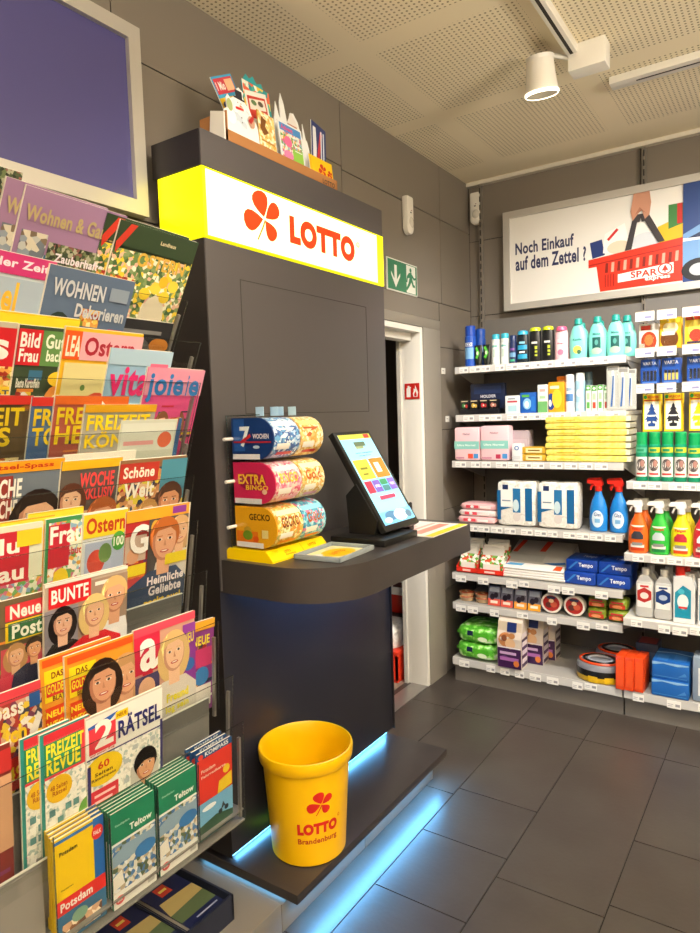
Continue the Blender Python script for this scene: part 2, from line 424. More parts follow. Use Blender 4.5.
# exit sign
es = thing('exit_sign', 'green emergency exit sign with arrow and running man above the doorway', 'sign', (0, 2.845, 2.114))
m = MB().box(0, .006, 0, .31, 0, .157, '#e8ece4', .001)
Wt = '#eef2ea'; Gn = '#0f7a50'
art(m, FX(.0062, 0, 0), .31, .157, [('r', .02, .04, .98, .96, Gn), ('r', .62, .06, .93, .94, Wt),
    ('r', .225, .38, .305, .82, Wt), ('p', [(.12, .5), (.265, .12), (.41, .5), (.41, .6), (.305, .38), (.225, .38), (.12, .6)], Wt),
    ('e', .76, .80, .035, .07, Gn), ('p', [(.70, .70), (.79, .74), (.82, .5), (.86, .36), (.90, .34), (.91, .27), (.83, .27), (.78, .42), (.73, .30), (.63, .12), (.60, .18), (.68, .36), (.72, .55), (.66, .52), (.64, .38), (.61, .40), (.63, .58)], Gn),
    ('p', [(.80, .68), (.88, .58), (.93, .60), (.93, .54), (.87, .50), (.80, .58)], Gn), ('r', .93, .06, .965, .94, Gn)])
m.build('sign_plate', es)

# motion sensors
def sensor(name, label, M4):
    t = thing(name, label, 'sensor', matrix=M4)
    m = MB().box(-.034, .034, -.085, .085, 0, .034, 'white_plastic', .012); m.lathe([(.034, .006), (.033, .03), (.02, .036), (0, .037)], 'white_plastic', (0, -.07, 0), 20)
    m.build('housing', t)
    m = MB().blob((.004, -.045, .034), (.022, .028, .008), mat('lens', '#cfcbc0', .25)); m.build('sensor_lens', t)
    m = MB().box(-.006, .006, .0, .006, .033, .0355, '#404040').box(.002, .009, .012, .016, .033, .0355, '#803030'); m.build('indicator', t)
sensor('motion_sensor', 'white motion detector on the left wall above the exit sign', frame((.0, 3.05, 2.515), (0, 1, 0), (0, 0, 1), (1, 0, 0)))
sensor('motion_sensor', 'white motion detector in the back corner beside the large advert board', frame((.055, YB-.002, 2.725), (1, 0, 0), (0, 0, 1), (0, -1, 0)))

# label clips on left wall near the shelf ends
for (y, z, lb) in ((3.45, 1.741, 'small white tag on the left wall level with the deodorant shelf'), (3.49, 1.469, 'small white tag on the left wall level with the toothpaste shelf')):
    t = thing('wall_tag', lb, 'tag', (.0005, y, z))
    MB().box(0, .004, -.022, .022, -.017, .017, 'white_plastic', .001).build('tag_plate', t)
    m = MB(); art(m, FX(.0042, -.022, -.017), .044, .034, [('r', .1, .5, .6, .62, '#a09890')]); m.build('tag_print', t)

# ------------------------------------------------------------------ framed light boxes
mat('frame_silver', '#c4c0b8', .35, metal=.4)
def light_frame(t, fn, W, Hh, b, dep):
    """four mitred bars"""
    m = MB()
    q = [((0, 0), (W, 0), (W-b, b), (b, b)), ((W, 0), (W, Hh), (W-b, Hh-b), (W-b, b)), ((W, Hh), (0, Hh), (b, Hh-b), (W-b, Hh-b)), ((0, Hh), (0, 0), (b, b), (b, Hh-b))]
    for pts in q: m.prism(list(pts), 0, dep, 'frame_silver', fn)
    m.build('frame', t)
lb = thing('advert_light_box', 'silver framed advert board with red shopping basket and blue car above the shelves', 'advert board', (0, 0, 0))
YP = 3.785; f = FY(YP+.03, .238, 2.085); WB, HB = 1.95, .56
light_frame(lb, f, WB, HB, .038, .032)
mat('poster_white', '#e4e0d8', .3); m = MB(); m.prism([(.036, .036), (WB-.036, .036), (WB-.036, HB-.036), (.036, HB-.036)], -.02, .018, 'poster_white', f)
def U(x): return (x-.238)/WB
def V(z): return (z-2.085)/HB
it = []
NV = '#2b2f55'
it += [('t', 'Noch Einkauf', U(.306), V(2.397), U(.637), V(2.464), NV), ('t', 'auf dem Zettel ?', U(.306), V(2.306), U(.702), V(2.385), NV)]
# goods in the basket
it += [('p', [(U(.735), V(2.31)), (U(.722), V(2.395)), (U(.785), V(2.405)), (U(.80), V(2.32))], '#27386e'), ('p', [(U(.79), V(2.33)), (U(.80), V(2.43)), (U(.90), V(2.47)), (U(.93), V(2.33))], '#f0ece6'),
       ('p', [(U(.81), V(2.40)), (U(.86), V(2.45)), (U(.87), V(2.44)), (U(.82), V(2.39))], '#c82828'), ('e', U(.87), V(2.35), .03, .06, '#d8c8b0'), ('e', U(1.0), V(2.36), .035, .08, '#c8ccd0'),
       ('p', [(U(1.07), V(2.33)), (U(1.06), V(2.42)), (U(1.18), V(2.46)), (U(1.18), V(2.33))], '#d8b020'), ('p', [(U(1.11), V(2.40)), (U(1.11), V(2.52)), (U(1.18), V(2.52)), (U(1.18), V(2.42))], '#3a7a3c'), ('r', U(1.15), V(2.42), U(1.175), V(2.52), '#b82820')]
RD = '#d63320'
it += [('p', [(U(.715), V(2.305)), (U(1.176), V(2.35)), (U(1.176), V(2.135)), (U(.775), V(2.130)), (U(.757), V(2.265)), (U(.715), V(2.262))], RD),
       ('p', [(U(.715), V(2.278)), (U(1.176), V(2.315)), (U(1.176), V(2.309)), (U(.715), V(2.272))], '#a01f14')]
for i in range(12):
    x = .80+i*.031; zb = 2.225+i*.001
    it.append(('p', [(U(x), V(zb)), (U(x+.004), V(zb+.05)), (U(x+.018), V(zb+.051)), (U(x+.015), V(zb))], '#e8a08c' if i % 2 else '#7c2018'))
for i in range(4):
    x = .80+i*.014
    it.append(('r', U(x), V(2.15), U(x+.006), V(2.215), '#a01f14'))
it += [('p', [(U(.867), V(2.208)), (U(1.135), V(2.232)), (U(1.135), V(2.178)), (U(.867), V(2.165))], '#f2efe8'), ('t', 'SPAR', U(.93), V(2.178), U(1.06), V(2.213), RD),
       ('e', U(1.096), V(2.205), .018, .052, RD), ('e', U(1.096), V(2.205), .0145, .042, '#f2efe8'), ('p', [(U(1.096), V(2.226)), (U(1.080), V(2.196)), (U(1.093), V(2.196)), (U(1.093), V(2.186)), (U(1.099), V(2.186)), (U(1.099), V(2.196)), (U(1.112), V(2.196))], RD),
       ('t', 'express', U(1.00), V(2.150), U(1.12), V(2.172), '#f2efe8')]
it += [('p', [(U(.902), V(2.325)), (U(.945), V(2.50)), (U(.985), V(2.50)), (U(.975), V(2.46)), (U(.962), V(2.46)), (U(.935), V(2.327))], '#3a3638'),
       ('p', [(U(1.095), V(2.345)), (U(1.015), V(2.50)), (U(.975), V(2.50)), (U(.985), V(2.46)), (U(1.0), V(2.46)), (U(1.062), V(2.342))], '#3a3638'),
       ('p', [(U(.945), V(2.608)), (U(.93), V(2.52)), (U(.94), V(2.47)), (U(.965), V(2.50)), (U(.985), V(2.52)), (U(1.00), V(2.47)), (U(1.022), V(2.49)), (U(1.03), V(2.55)), (U(1.022), V(2.608))], '#c08a70'),
       ('p', [(U(.952), V(2.50)), (U(.975), V(2.535)), (U(1.005), V(2.50)), (U(.985), V(2.515))], '#a06a54')]
it += [('r', U(1.178), .065, 1-.036/WB-.001, .935, '#23407c'), ('p', [(U(1.178), V(2.36)), (U(1.4), V(2.47)), (U(1.9), V(2.45)), (U(2.1), V(2.33)), (U(2.1), V(2.18)), (U(1.178), V(2.18))], '#6d98c8'),
       ('p', [(U(1.178), V(2.33)), (U(1.4), V(2.42)), (U(1.75), V(2.41)), (U(1.8), V(2.33))], '#1c2c50'), ('p', [(U(1.178), V(2.34)), (U(1.3), V(2.335)), (U(1.3), V(2.325)), (U(1.178), V(2.325))], '#e8ecf0'), ('e', U(1.25), V(2.18), .04, .1, '#1a1c22'), ('e', U(1.25), V(2.18), .022, .055, '#b8bcc4'), ('e', U(1.85), V(2.18), .05, .12, '#1a1c22')]
art(m, f, WB, HB, it, w0=.018, d=.0002)
m.build('poster', lb)

pf = thing('framed_board', 'large blank violet blue board in a silver frame on the left wall above the magazines', 'poster frame', (0, 0, 0))
f = FX(.004, .44, 2.119)
light_frame(pf, f, .942, .545, .042, .036)
mat('violet_board', '#4c4980', .28)
m = MB(); m.prism([(.04, .04), (.902, .04), (.902, .505), (.04, .505)], 0, .02, 'violet_board', f); m.build('board', pf)

# ------------------------------------------------------------------ ceiling track and spotlight
tk = thing('lighting_track', 'white ceiling track running away from the viewer and carrying the spotlight', 'light track', (.945, 0, H))
m = MB(); m.box(-.02, .02, .4, 2.67, -.034, 0, 'white_plastic', .003); m.box(-.006, .006, .41, 2.66, -.0345, -.03, 'groove'); m.build('track_rail', tk)
t3 = thing('lighting_track', 'white ceiling track running to the right across the ceiling behind the spotlight', 'light track', (1.0, 3.04, H))
m = MB(); m.box(0, 2.6, -.035, .035, -.03, 0, 'white_plastic', .003); m.box(.1, 2.59, -.005, .005, -.0305, -.026, 'groove'); m.build('track_rail', t3)
sp = thing('spotlight', 'white cylinder spotlight with square driver box hanging from the ceiling track', 'spotlight', (.84, 2.63, 2.705))
m = MB(); m.lathe([(.050, .118), (.052, .132), (.038, .136), (.036, .120), (0, .120)], 'white_plastic')
m.lathe([(.061, .0), (.063, .004), (.056, .05), (.050, .118)], 'white_plastic'); m.lathe([(.061, 0), (.054, .002), (.034, .04), (0, .045)], mat('reflector', '#8a8478', .4)); m.build('lamp_head', sp)
m = MB(); m.cyl(.036, .120, .125, 'black'); m.build('cooling_cap', sp)
mat('lamp_glow', '#fff2d8', .5, emit=14)
MB().lathe([(.0600, -.001), (.0625, .002), (.0628, .008)], 'lamp_glow').build('glow_ring', sp)
MB().lathe([(.030, .036), (.0, .037)], 'lamp_glow').build('lamp_lens', sp)
m = MB().box(.09, .225, .03, .11, .070, .164, 'white_plastic', .004); m.build('driver_box', sp)
m = MB().tube([(.0, 0, .125), (.04, .03, .145), (.095, .06, .13)], .009, 'white_plastic'); m.build('bracket', sp)
for o_ in KIDS(sp):
    if o_.name.split('.')[0] in ('lamp_head', 'cooling_cap', 'glow_ring', 'lamp_lens'): o_.rotation_euler = (radians(11), 0, 0)

# ================================================================== LOTTO KIOSK
KX, K0, K1, KT = .25, 1.402, 2.40, 2.335
pl = MB(); mat('plinth_grey', '#77726c', .35)
pl.box(.0, .446, -1.2, 1.39, 0, .09, 'plinth_grey', .002).box(.0, .446, 1.393, 1.84, 0, .085, 'plinth_grey', .002).box(.0, .446, 1.843, 2.36, 0, .085, 'plinth_grey', .002)
struct(pl, 'trim_3')
ki = thing('lottery_kiosk', 'tall dark grey lottery kiosk with lit yellow sign, rounded counter and glowing platform', 'kiosk', (0, 0, 0))
m = MB(); m.box(.045, KX, K0, K1, .99, 2.028, 'kiosk', .003).box(.045, KX, K0, K1, 2.232, KT, 'kiosk', .003).box(.045, KX-.01, K0+.01, K1-.01, 2.02, 2.24, 'kiosk_dark')
m.box(.03, .19, K0+.03, K1-.03, .13, .16, 'kiosk_dark'); m.build('body', ki)
m = MB(); mat('kiosk_lower_shaded', '#2a2a32', .32, spec=.5); m.box(.045, .236, K0, K1, .15, .99, 'kiosk_lower_shaded', .003); m.build('lower_panel', ki, label='glossy lower front coloured near black for the counter shade')  # shade below the counter is put into this darker colour
m = MB(); mat('kiosk_side_shaded', '#262120', .5); m.box(.043, KX-.004, K0-.002, K0, .15, 2.028, 'kiosk_side_shaded').box(.043, KX-.004, K0-.002, K0, 2.232, KT-.002, 'kiosk_side_shaded').box(.043, KX-.004, K1, K1+.002, .15, KT-.002, 'kiosk_side_shaded'); m.build('side_panel', ki, label='side panels coloured dark brown for their shade')  # darker than the front: shade on the unlit side painted in
m = MB()
y0, y1, z0, z1 = 1.541, 2.258, 1.518, 1.93; e = .0022
for a, b, c, d_ in ((y0, y1, z1-e, z1), (y0, y1, z0, z0+e), (y0, y0+e, z0, z1), (y1-e, y1, z0, z1)): m.box(KX, KX+.0006, a, b, c, d_, 'groove')
m.build('access_panel_seam', ki)
# illuminated sign
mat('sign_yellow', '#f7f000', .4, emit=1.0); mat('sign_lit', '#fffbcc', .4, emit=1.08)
m = MB(); m.box(.062, KX+.001, K0-.001, K1+.001, 2.03, 2.23, 'sign_yellow', .002); sb = m.build('light_box', ki)
m = MB(); m.box(KX, KX+.0022, K0+.012, K1-.05, 2.037, 2.224, 'sign_lit'); m.build('bright_centre', sb)  # paler inset paints the brighter middle of the glowing yellow box
m = MB(); it = clover(.262, .53, .178, 'e#f04a08', asp=4.9)
mat('e#f04a08', '#f03a08', .4, emit=.55); mat('e#8c7c00', '#8c7c00', .4, emit=.5)
it = [(*x[:-1], 'e#f04a08' if i < 4 else 'e#8c7c00') for i, x in enumerate(it)]
it += [('b', 'LOTTO', .388, .285, .783, .745, 'e#f04a08')]
it += [('t', '\u00ae', .795, .60, .817, .70, 'e#8c7c00')]
art(m, FX(KX+.0024, K0, 2.03), 1.0, .20, it[:5], d=.0003); m.build('clover_emblem', sb, label='red four leaved clover')
m = MB(); art(m, FX(KX+.0024, K0, 2.03), 1.0, .20, it[5:], d=.0003); m.build('lettering', sb, label='red lettering')
# counter
def rounded(xs, ys, r, n=10):
    """outline counter-clockwise: back-left, front-left rounded, front-right rounded"""
    x0, x1 = xs; a, b = ys; o = [(x0, a)]
    ra, rb = r
    for i in range(n+1):
        t = -pi/2+pi/2*i/n; o.append((x1-ra+ra*cos(t), a+ra+ra*sin(t)))
    for i in range(n+1):
        t = pi/2*i/n; o.append((x1-rb+rb*cos(t), b-rb+rb*sin(t)))
    o.append((x0, b)); return o
m = MB(); m.prism(rounded((KX-.05, .66), (1.408, 2.33), (.20, .045)), .985, 1.085, 'kiosk_dark', smooth=True); m.build('counter', ki)
# platform
m = MB(); m.box(.03, .50, 1.40, 2.385, .100, .13, mat('platform_dark', '#35302f', .35), .003); m.build('platform', ki)
mat('led_strip', '#6fc8ff', .4, emit=9)
MB().box(.205, .216, 1.43, 2.38, .1305, .139, 'led_strip').build('led_strip', ki)
MB().box(.456, .466, 1.42, 2.37, .091, .0985, 'led_strip').build('led_strip', ki)
MB().box(.10, .44, 1.412, 1.418, .093, .0985, 'led_strip').build('led_strip', ki)

# bin
bn = thing('waste_bin', 'round yellow plastic bin with red clover logo on the kiosk platform', 'bin', (.386, 1.606, .1305))
rz = lambda z: .118+.022*z/.33
m = MB(); m.lathe([(0, 0), (.112, 0), (.1180, .006), (rz(.298), .298), (.1465, .3), (.1485, .304), (.1515, .332), (.149, .340), (.145, .341), (.141, .335), (.137, .29), (.113, .01), (0, .008)], 'bin_yellow', n=56)
m.build('bucket', bn)
th0 = radians(-37)
def bf(u, v, w):
    r = rz(v)+w; t = th0+(u-.09)/.130; return (r*cos(t), r*sin(t), v)
m = MB(); BR = 'm#c8201a'
it = [(*x[:-1], BR) for x in clover(.55, .70, .46, asp=.18/.29)]
it += [('b', 'LOTTO', .12, .375, .86, .50, BR), ('t', 'Brandenburg', .12, .255, .86, .335, '#b03018'), ('t', '\u00ae', .88, .49, .92, .53, BR)]
art(m, bf, .18, .29, it[:5], w0=.0006, d=.0001, cols=4); m.build('clover_emblem', bn, label='red four leaved clover')
m = MB(); art(m, bf, .18, .29, it[5:], w0=.0006, d=.0001); m.build('lettering', bn, label='red lettering')

# ticket dispenser
td = thing('ticket_dispenser', 'clear scratch card dispenser with six colourful ticket rolls on the counter', 'dispenser', (0, 0, 1.085))
m = MB(); Yl = '#f5cf00'
m.prism([(.235, 0), (.43, 0), (.43, .006), (.405, .034), (.26, .034), (.235, .012)], 1.432, 1.705, Yl, fn=lambda a, b, c: (a, c, b)); ba = m.build('base', td)
m = MB(); fb_ = lambda u, v, w: (.43-.025*v/.029+w*.7, 1.432+u, .006+v+w*.7)
art(m, fb_, .272, .028, [('r', .56, .05, .568, .95, '#c09a00'), ('t', 'LOTTO', .26, .45, .36, .68, '#a05a00'), ('t', 'Brandenburg', .26, .2, .42, .36, '#a05a00'), ('t', 'LOTTO', .68, .45, .82, .68, '#a05a00')]); m.build('base_lettering', ba)
side = [(0, 0), (.10, 0)]+[(.10+.06*cos(-pi/2+pi*i/12), .06+.06*sin(-pi/2+pi*i/12)) for i in range(1, 12)]+[(.10, .12), (0, .12)]
rows = [(.040, 'n_orangeroll', 'n_cyanroll', '#e9a81c', 'GECKO', '#7a3a10', '#e87a1c'), (.170, 'n_pinkroll', 'n_gold', '#d42a5c', 'BINGO', '#f0c030', '#e8a8c0'), (.300, 'n_blueroll', 'n_gold', '#1c3c7c', '7', '#f4f4f8', '#c02830')]
for i, (z, ra, rb, sc, tx, tc_, ac) in enumerate(rows):
    for k, (a, b, mt) in enumerate(((1.447, 1.562, ra), (1.568, 1.678, rb))):
        m = MB(); m.prism([(.285+x, z+y) for x, y in side], a, b, mt, fn=lambda p, q, r: (p, r, q), smooth=True)
        fr = lambda u, v, w, a=a, z=z: (.385+(.06+w)*cos((v/.06)-pi/2), a+u, z+.06+(.06+w)*sin((v/.06)-pi/2))
        W2 = b-a; top = ['#f0e4c0', '#f8d8e0', '#e4ecf8'][i] if not k else ['#8ad0e8', '#f4ecc8', '#f0d890'][i]
        its = [('r', .06, .70, .94, .80, top), ('t', tx if k == 0 else ['Gl\u00fcck', 'Gold', '7'][i], .15, .50, .85, .66, tc_ if k == 0 else '#b85a20'), ('r', .1, .32, .6, .42, '#f6f2ea'), ('r', .2, .2, .8, .27, ac)]
        its = [('r', j*.1+.02, .0, j*.1+.08, .98, x) if False else x for j, x in enumerate(its)]
        mm = m
        for q in its:
            if q[0] == 'r':
                _, u0, v0, u1, v1, cc = q
                for n_ in range(3):
                    art(mm, fr, W2, .188, [('r', u0, v0+(v1-v0)*n_/3, u1, v0+(v1-v0)*(n_+1)/3, cc)], w0=.0004)
            else: art(mm, fr, W2, .188, [q], w0=.0006)
        m.build('ticket_roll', td)
    m = MB(); m.prism([(.283+x*1.01, z+y*1.01) for x, y in side], 1.441, 1.4455, sc, fn=lambda p, q, r: (p, r, q))
    f = FY(1.441, .283, z)
    if i == 2: its = [('r', .05, .2, .32, .98, '#2a5aa8'), ('t', '7', .2, .3, .45, .8, '#f0f4f8'), ('p', [(.22, .45), (.45, .62), (.48, .55), (.24, .38)], '#c82430'), ('r', .05, .40, .95, .44, '#b82838'), ('t', 'WOCHEN', .52, .5, .9, .62, '#f4e8f0'), ('e', .6, .3, .08, .04, '#b8c8e0')]
    elif i == 1: its = [('e', .45, .55, .34, .22, '#a81c48'), ('t', 'EXTRA', .12, .48, .78, .72, '#f0c030'), ('t', 'BINGO', .3, .34, .84, .46, '#f0c030'), ('e', .75, .3, .06, .06, '#e8b8a0')]
    else: its = [('t', 'GECKO', .35, .68, .85, .84, '#5a3a10'), ('r', .02, .1, .55, .4, '#e87a1c'), ('e', .3, .4, .1, .12, '#c8a030'), ('e', .3, .3, .12, .12, '#7a9a2a'), ('r', .65, .25, .8, .45, '#f0d890'), ('e', .5, .22, .07, .07, '#e85a1c')]
    its.append(('r', .02, .0, .68, .13, '#e4e0e4'))
    art(m, f, .16, .12, its); m.build('side_card', td)
m = MB(); m.box(.268, .274, 1.436, 1.682, .034, .425, 'acrylic').box(.268, .445, 1.436, 1.4395, .034, .425, 'acrylic').box(.268, .385, 1.436, 1.682, .425, .428, 'acrylic'); m.build('acrylic_case', td)
m = MB(); m.box(.266, .270, 1.4345, 1.4385, .034, .43, 'acrylic_edge').box(.266, .40, 1.4345, 1.437, .427, .430, 'acrylic_edge'); m.build('acrylic_edge', td)
for y in (1.475, 1.54, 1.565, 1.625):
    m = MB(); m.box(.35, .352, y, y+.022, .425, .452, mat('tab_clear', '#a8c8e0', .15)).box(.35, .38, y, y+.003, .425, .452, 'tab_clear'); m.build('hook_tab', td)
for z in (.10, .235, .36):
    MB().cyl(.005, 1.405, 1.44, 'white_plastic', c=(.285, 0, z), axis='y').build('axle_pin', td)

# coin tray
tr = thing('coin_tray', 'grey rimmed change tray with yellow insert on the counter', 'tray', (.515, 1.622, 1.085), rotz=radians(4))
m = MB(); m.box(-.075, .075, -.10, .10, 0, .004, mat('tray_plastic', '#8d979c', .35), .001)
def rim(m, w, l, z0, z1, ma, t=.008, bev=.002):
    m.box(-w, w, -l, -l+t, z0, z1, ma, bev).box(-w, w, l-t, l, z0, z1, ma, bev).box(-w, -w+t, -l, l, z0, z1, ma, bev).box(w-t, w, -l, l, z0, z1, ma, bev)
rim(m, .080, .105, .001, .016, 'tray_plastic'); m.build('tray_body', tr)
m = MB().box(-.066, .066, -.092, .092, .004, .0055, '#e8e0a8'); ft = lambda u, v, w: (-.075+(.15-v) , -.105+u, .0055+w)
ft = lambda u, v, w: (.066-v, -.092+u, .0056+w)
art(m, ft, .184, .132, [('e', .55, .45, .36, .36, '#f2c40c'), ('t', 'LOTTO', .35, .4, .75, .55, '#c83018'), ('e', .2, .7, .1, .12, '#d8d8d8')]); m.build('tray_insert', tr)

# leaflets
lf = thing('play_slip', 'white and red play slip with a yellow edge at the right end of the counter', 'leaflet', (.56, 2.14, 1.085), rotz=radians(0))
m = MB().box(-.1, .1, -.15, .13, 0, .003, '#ece6e0'); f2 = lambda u, v, w: (.1-v, -.15+u, .0031+w)
art(m, f2, .28, .2, [('r', 0, 0, 1, .16, '#f2d010'), ('r', .1, .3, .9, .5, '#e08878'), ('r', .1, .58, .9, .66, '#d8a8a0'), ('r', .1, .72, .6, .9, '#e4c8c0')]); m.build('sheet', lf)

# touch screen
TS = thing('touch_screen_terminal', 'black touch screen terminal leaning on its stand on the counter', 'touch screen', (.50, 1.943, 1.085))
o_ = (.56, 1.868, 1.118); wv = (.523, 0, .852)
Fm = lambda u, v, w: (o_[0]-.523*v+.852*w-.50, o_[1]+u-1.96, o_[2]+.852*v+.523*w-1.085)
WS, HS = .232, .388
m = MB(); m.box(0, WS, 0, HS, -.024, 0, 'black', .004, fn=Fm); m.box(.06, .17, .1, .28, -.045, -.02, 'black', .006, fn=Fm); m.build('housing', TS)
m = MB(); mat('screen_cyan', '#8fd8ee', .15, emit=.7); m.box(.016, WS-.016, .022, HS-.014, 0, .0008, 'screen_cyan', fn=Fm)
k = lambda u0, v0, u1, v1, c: ('r', u0, v0, u1, v1, c)
its = [k(0, .945, 1, 1, 'e#b8b84a'), k(.78, .95, .95, .995, 'e#c03830'), k(.35, .86, .7, .91, 'e#586a50'), k(.35, .83, .6, .86, 'e#8a9a70'), ('t', 'Jetzt mitspielen', .25, .775, .8, .79, 'e#406878'), ('t', 'und gewinnen', .32, .745, .7, .76, 'e#406878'),
       k(.03, .49, .48, .71, 'e#b8b040'), k(.52, .49, .97, .71, 'e#a87a28'), k(.62, .55, .78, .66, 'e#e0dcd0'), k(.15, .6, .36, .62, 'e#70701c'), k(.15, .54, .3, .555, 'e#70701c'),
       k(.03, .34, .25, .47, 'e#b03048'), k(.27, .34, .49, .47, 'e#7058b0'), k(.51, .41, .73, .47, 'e#3c8a60'), k(.51, .34, .73, .40, 'e#3c7a80'), k(.75, .34, .97, .47, 'e#7860b8'), ('t', 'SPIEL', .3, .39, .46, .42, 'e#e8e0f4'), ('t', 'TOTO', .79, .39, .93, .42, 'e#e8e0f4'),
       k(.25, .255, .75, .295, 'e#b03858'), k(.0, .0, 1, .13, 'e#70b8e0'), ('e', .3, .08, .2, .05, 'e#4878a0'), ('e', .6, .07, .22, .06, 'e#d8ecf4'), ('e', .85, .06, .1, .04, 'e#587890'), ('e', .15, .04, .12, .03, 'e#b8d8e4')]
art(m, lambda u, v, w: Fm(u+.016, v+.022, w), WS-.032, HS-.036, its, w0=.0009, d=.00015); m.build('screen', TS)
m = MB(); m.box(-.11, .10, -.17, .05, 0, .022, 'black', .004); m.build('stand_base', TS)
m = MB(); m.prism([(-.08, .02), (.02, .02), (.03, .07), (-.05, .19), (-.09, .15)], -.10, .0, 'black', fn=lambda a, b, c: (a, c, b)); m.build('stand_wedge', TS)
m = MB().box(-.03, .03, .12, .155, .0, .05, 'black', .004).box(-.01, .03, .10, .13, .045, .085, 'black', .006).tube([(0, .14, .05), (.02, .15, .08), (.03, .13, .1)], .006, 'black'); m.build('card_reader', TS)

# ------------------------------------------------------------------ calendar display on top of the kiosk
KTOP = KT
cb = thing('display_tray', 'brown cardboard display tray on top of the kiosk full of tickets and calendars', 'display tray', (0, 0, KTOP))
mat('cardboard', '#a87240', .7)
m = MB(); m.box(.13, .243, 1.52, 2.095, 0, .004, 'cardboard').box(.239, .243, 1.52, 2.095, 0, .036, 'cardboard').box(.13, .134, 1.52, 2.095, 0, .05, 'cardboard').box(.13, .243, 2.091, 2.095, 0, .036, 'cardboard').box(.13, .243, 1.52, 1.524, 0, .09, 'cardboard')
art(m, FX(.2432, 1.52, 0), .575, .036, [('t', 'LOTTO', .84, .15, .97, .6, '#2a1a10')]); m.build('tray', cb)
m = MB(); m.prism([(.175, .0), (.239, .0), (.239, .085), (.185, .10)], 1.512, 1.518, 'white_plastic', fn=lambda a, b, c: (a, c, b)); m.build('side_wing', cb, label='white cardboard side wing')
def card(name, label, cat, x, y0, z0, W, Hh, its, lean=-.12, tilt=0, base='#f0eee8', outline=None, th=.003):
    s, c_ = sin(lean), cos(lean); u = Vector((0, cos(tilt), -sin(tilt))); v0 = Vector((s, sin(tilt)*c_, cos(tilt)*c_)).normalized(); w = u.cross(v0).normalized(); v0 = w.cross(u)
    t = thing(name, label, cat, matrix=frame((x, y0, z0), u, v0, w))
    m = MB(); m.prism(outline or [(0, 0), (W, 0), (W, Hh), (0, Hh)], -th, 0, base); art(m, None, W, Hh, its, w0=.0); m.build('card', t); return t
Z0 = KTOP+.005
card('lottery_ticket', 'tall blue lottery ticket leaning left in the kiosk top display', 'ticket', .195, 1.628, Z0+.02, .10, .21,
     [('r', 0, 0, 1, 1, '#3ba0d0'), ('r', .05, .75, .95, .97, '#c83a4a'), ('t', '1 Mio', .1, .80, .5, .92, '#f4f0e8'), ('r', .55, .78, .92, .94, '#e8b890'), ('r', .0, .52, 1, .70, '#e8c02c'), ('e', .2, .6, .14, .05, '#2a3a6a'), ('t', 'GEWINNE', .3, .4, .9, .47, '#e04050'), ('r', .3, .3, .8, .34, '#d8ecf4'), ('r', .1, .1, .6, .16, '#2a6aa8')], tilt=-.47)
eg = [(0, 0), (.135, 0), (.135, .235), (.125, .255), (.11, .25), (.10, .275), (.075, .265), (.06, .285), (.04, .27), (.025, .28), (.01, .26), (0, .25)]
card('easter_card', 'teal card with egg pattern standing at the back of the kiosk top display', 'card', .205, 1.668, Z0, .135, .285,
     [('r', .01, .0, .99, .9, 'n_egg'), ('p', [(.1, .42), (.05, .78), (.85, .86), (.95, .5)], '#f0ece4'), ('p', [(.16, .48), (.12, .73), (.8, .8), (.88, .54)], '#c83a30'), ('p', [(.2, .58), (.18, .70), (.76, .77), (.8, .65)], '#e8e0d4'), ('e', .35, .68, .1, .03, '#6a8a5a'), ('e', .6, .70, .1, .03, '#6a5a4a')], base='#2aa0a8', outline=eg)
sn = [(0, 0), (.155, 0), (.155, .085), (.15, .10), (.135, .115), (.125, .14), (.11, .15), (.10, .17), (.105, .185), (.085, .195), (.072, .185), (.068, .165), (.055, .155), (.04, .145), (.03, .155), (.02, .14), (.02, .11), (.005, .10)]
card('snowman_cutout', 'white cardboard cutout with snowman at the left of the kiosk top display', 'cutout', .234, 1.528, Z0, .155, .195,
     [('e', .55, .52, .3, .18, 'n_snow'), ('e', .5, .70, .14, .10, '#fafafa'), ('r', .42, .80, .62, .94, '#2a2a34'), ('r', .36, .79, .68, .82, '#2a2a34'), ('e', .22, .45, .14, .12, '#ffffff'), ('p', [(.38, .61), (.62, .63), (.61, .67), (.38, .65)], '#d82c2c'), ('e', .46, .73, .012, .01, '#202020'), ('e', .55, .73, .012, .01, '#202020'), ('e', .52, .5, .015, .012, '#404040'), ('e', .52, .42, .015, .012, '#404040'), ('p', [(.5, .70), (.6, .68), (.5, .67)], '#e87a1c'), ('e', .2, .62, .08, .10, '#a8b880'), ('e', .8, .50, .1, .10, '#c8a088'), ('p', [(.7, .5), (.85, .62), (.9, .58), (.78, .46)], '#b83030')], base='#f4f4f2', outline=sn)
card('gold_calendar', 'gold patterned calendar card beside the snowman cutout on the kiosk top', 'calendar', .236, 1.682, Z0, .082, .155,
     [('r', 0, 0, 1, 1, 'n_gold'), ('p', [(.1, .62), (.2, .9), (.5, .85), (.4, .7), (.6, .6), (.3, .5)], '#7a4a1c'), ('r', .1, .2, .9, .26, '#b8842a'), ('r', .1, .36, .9, .40, '#b8842a'), ('r', .15, .08, .85, .12, '#f8f0d0')], base='#c89a30', tilt=.04)
wh = [(0, 0), (.20, 0), (.20, .13), (.192, .16), (.188, .15), (.178, .215), (.168, .15), (.160, .17), (.15, .21), (.13, .235), (.11, .23), (.098, .20), (.092, .17), (.086, .19), (.080, .25), (.068, .285), (.056, .25), (.050, .19), (.044, .20), (.034, .245), (.022, .20), (.012, .17), (0, .15)]
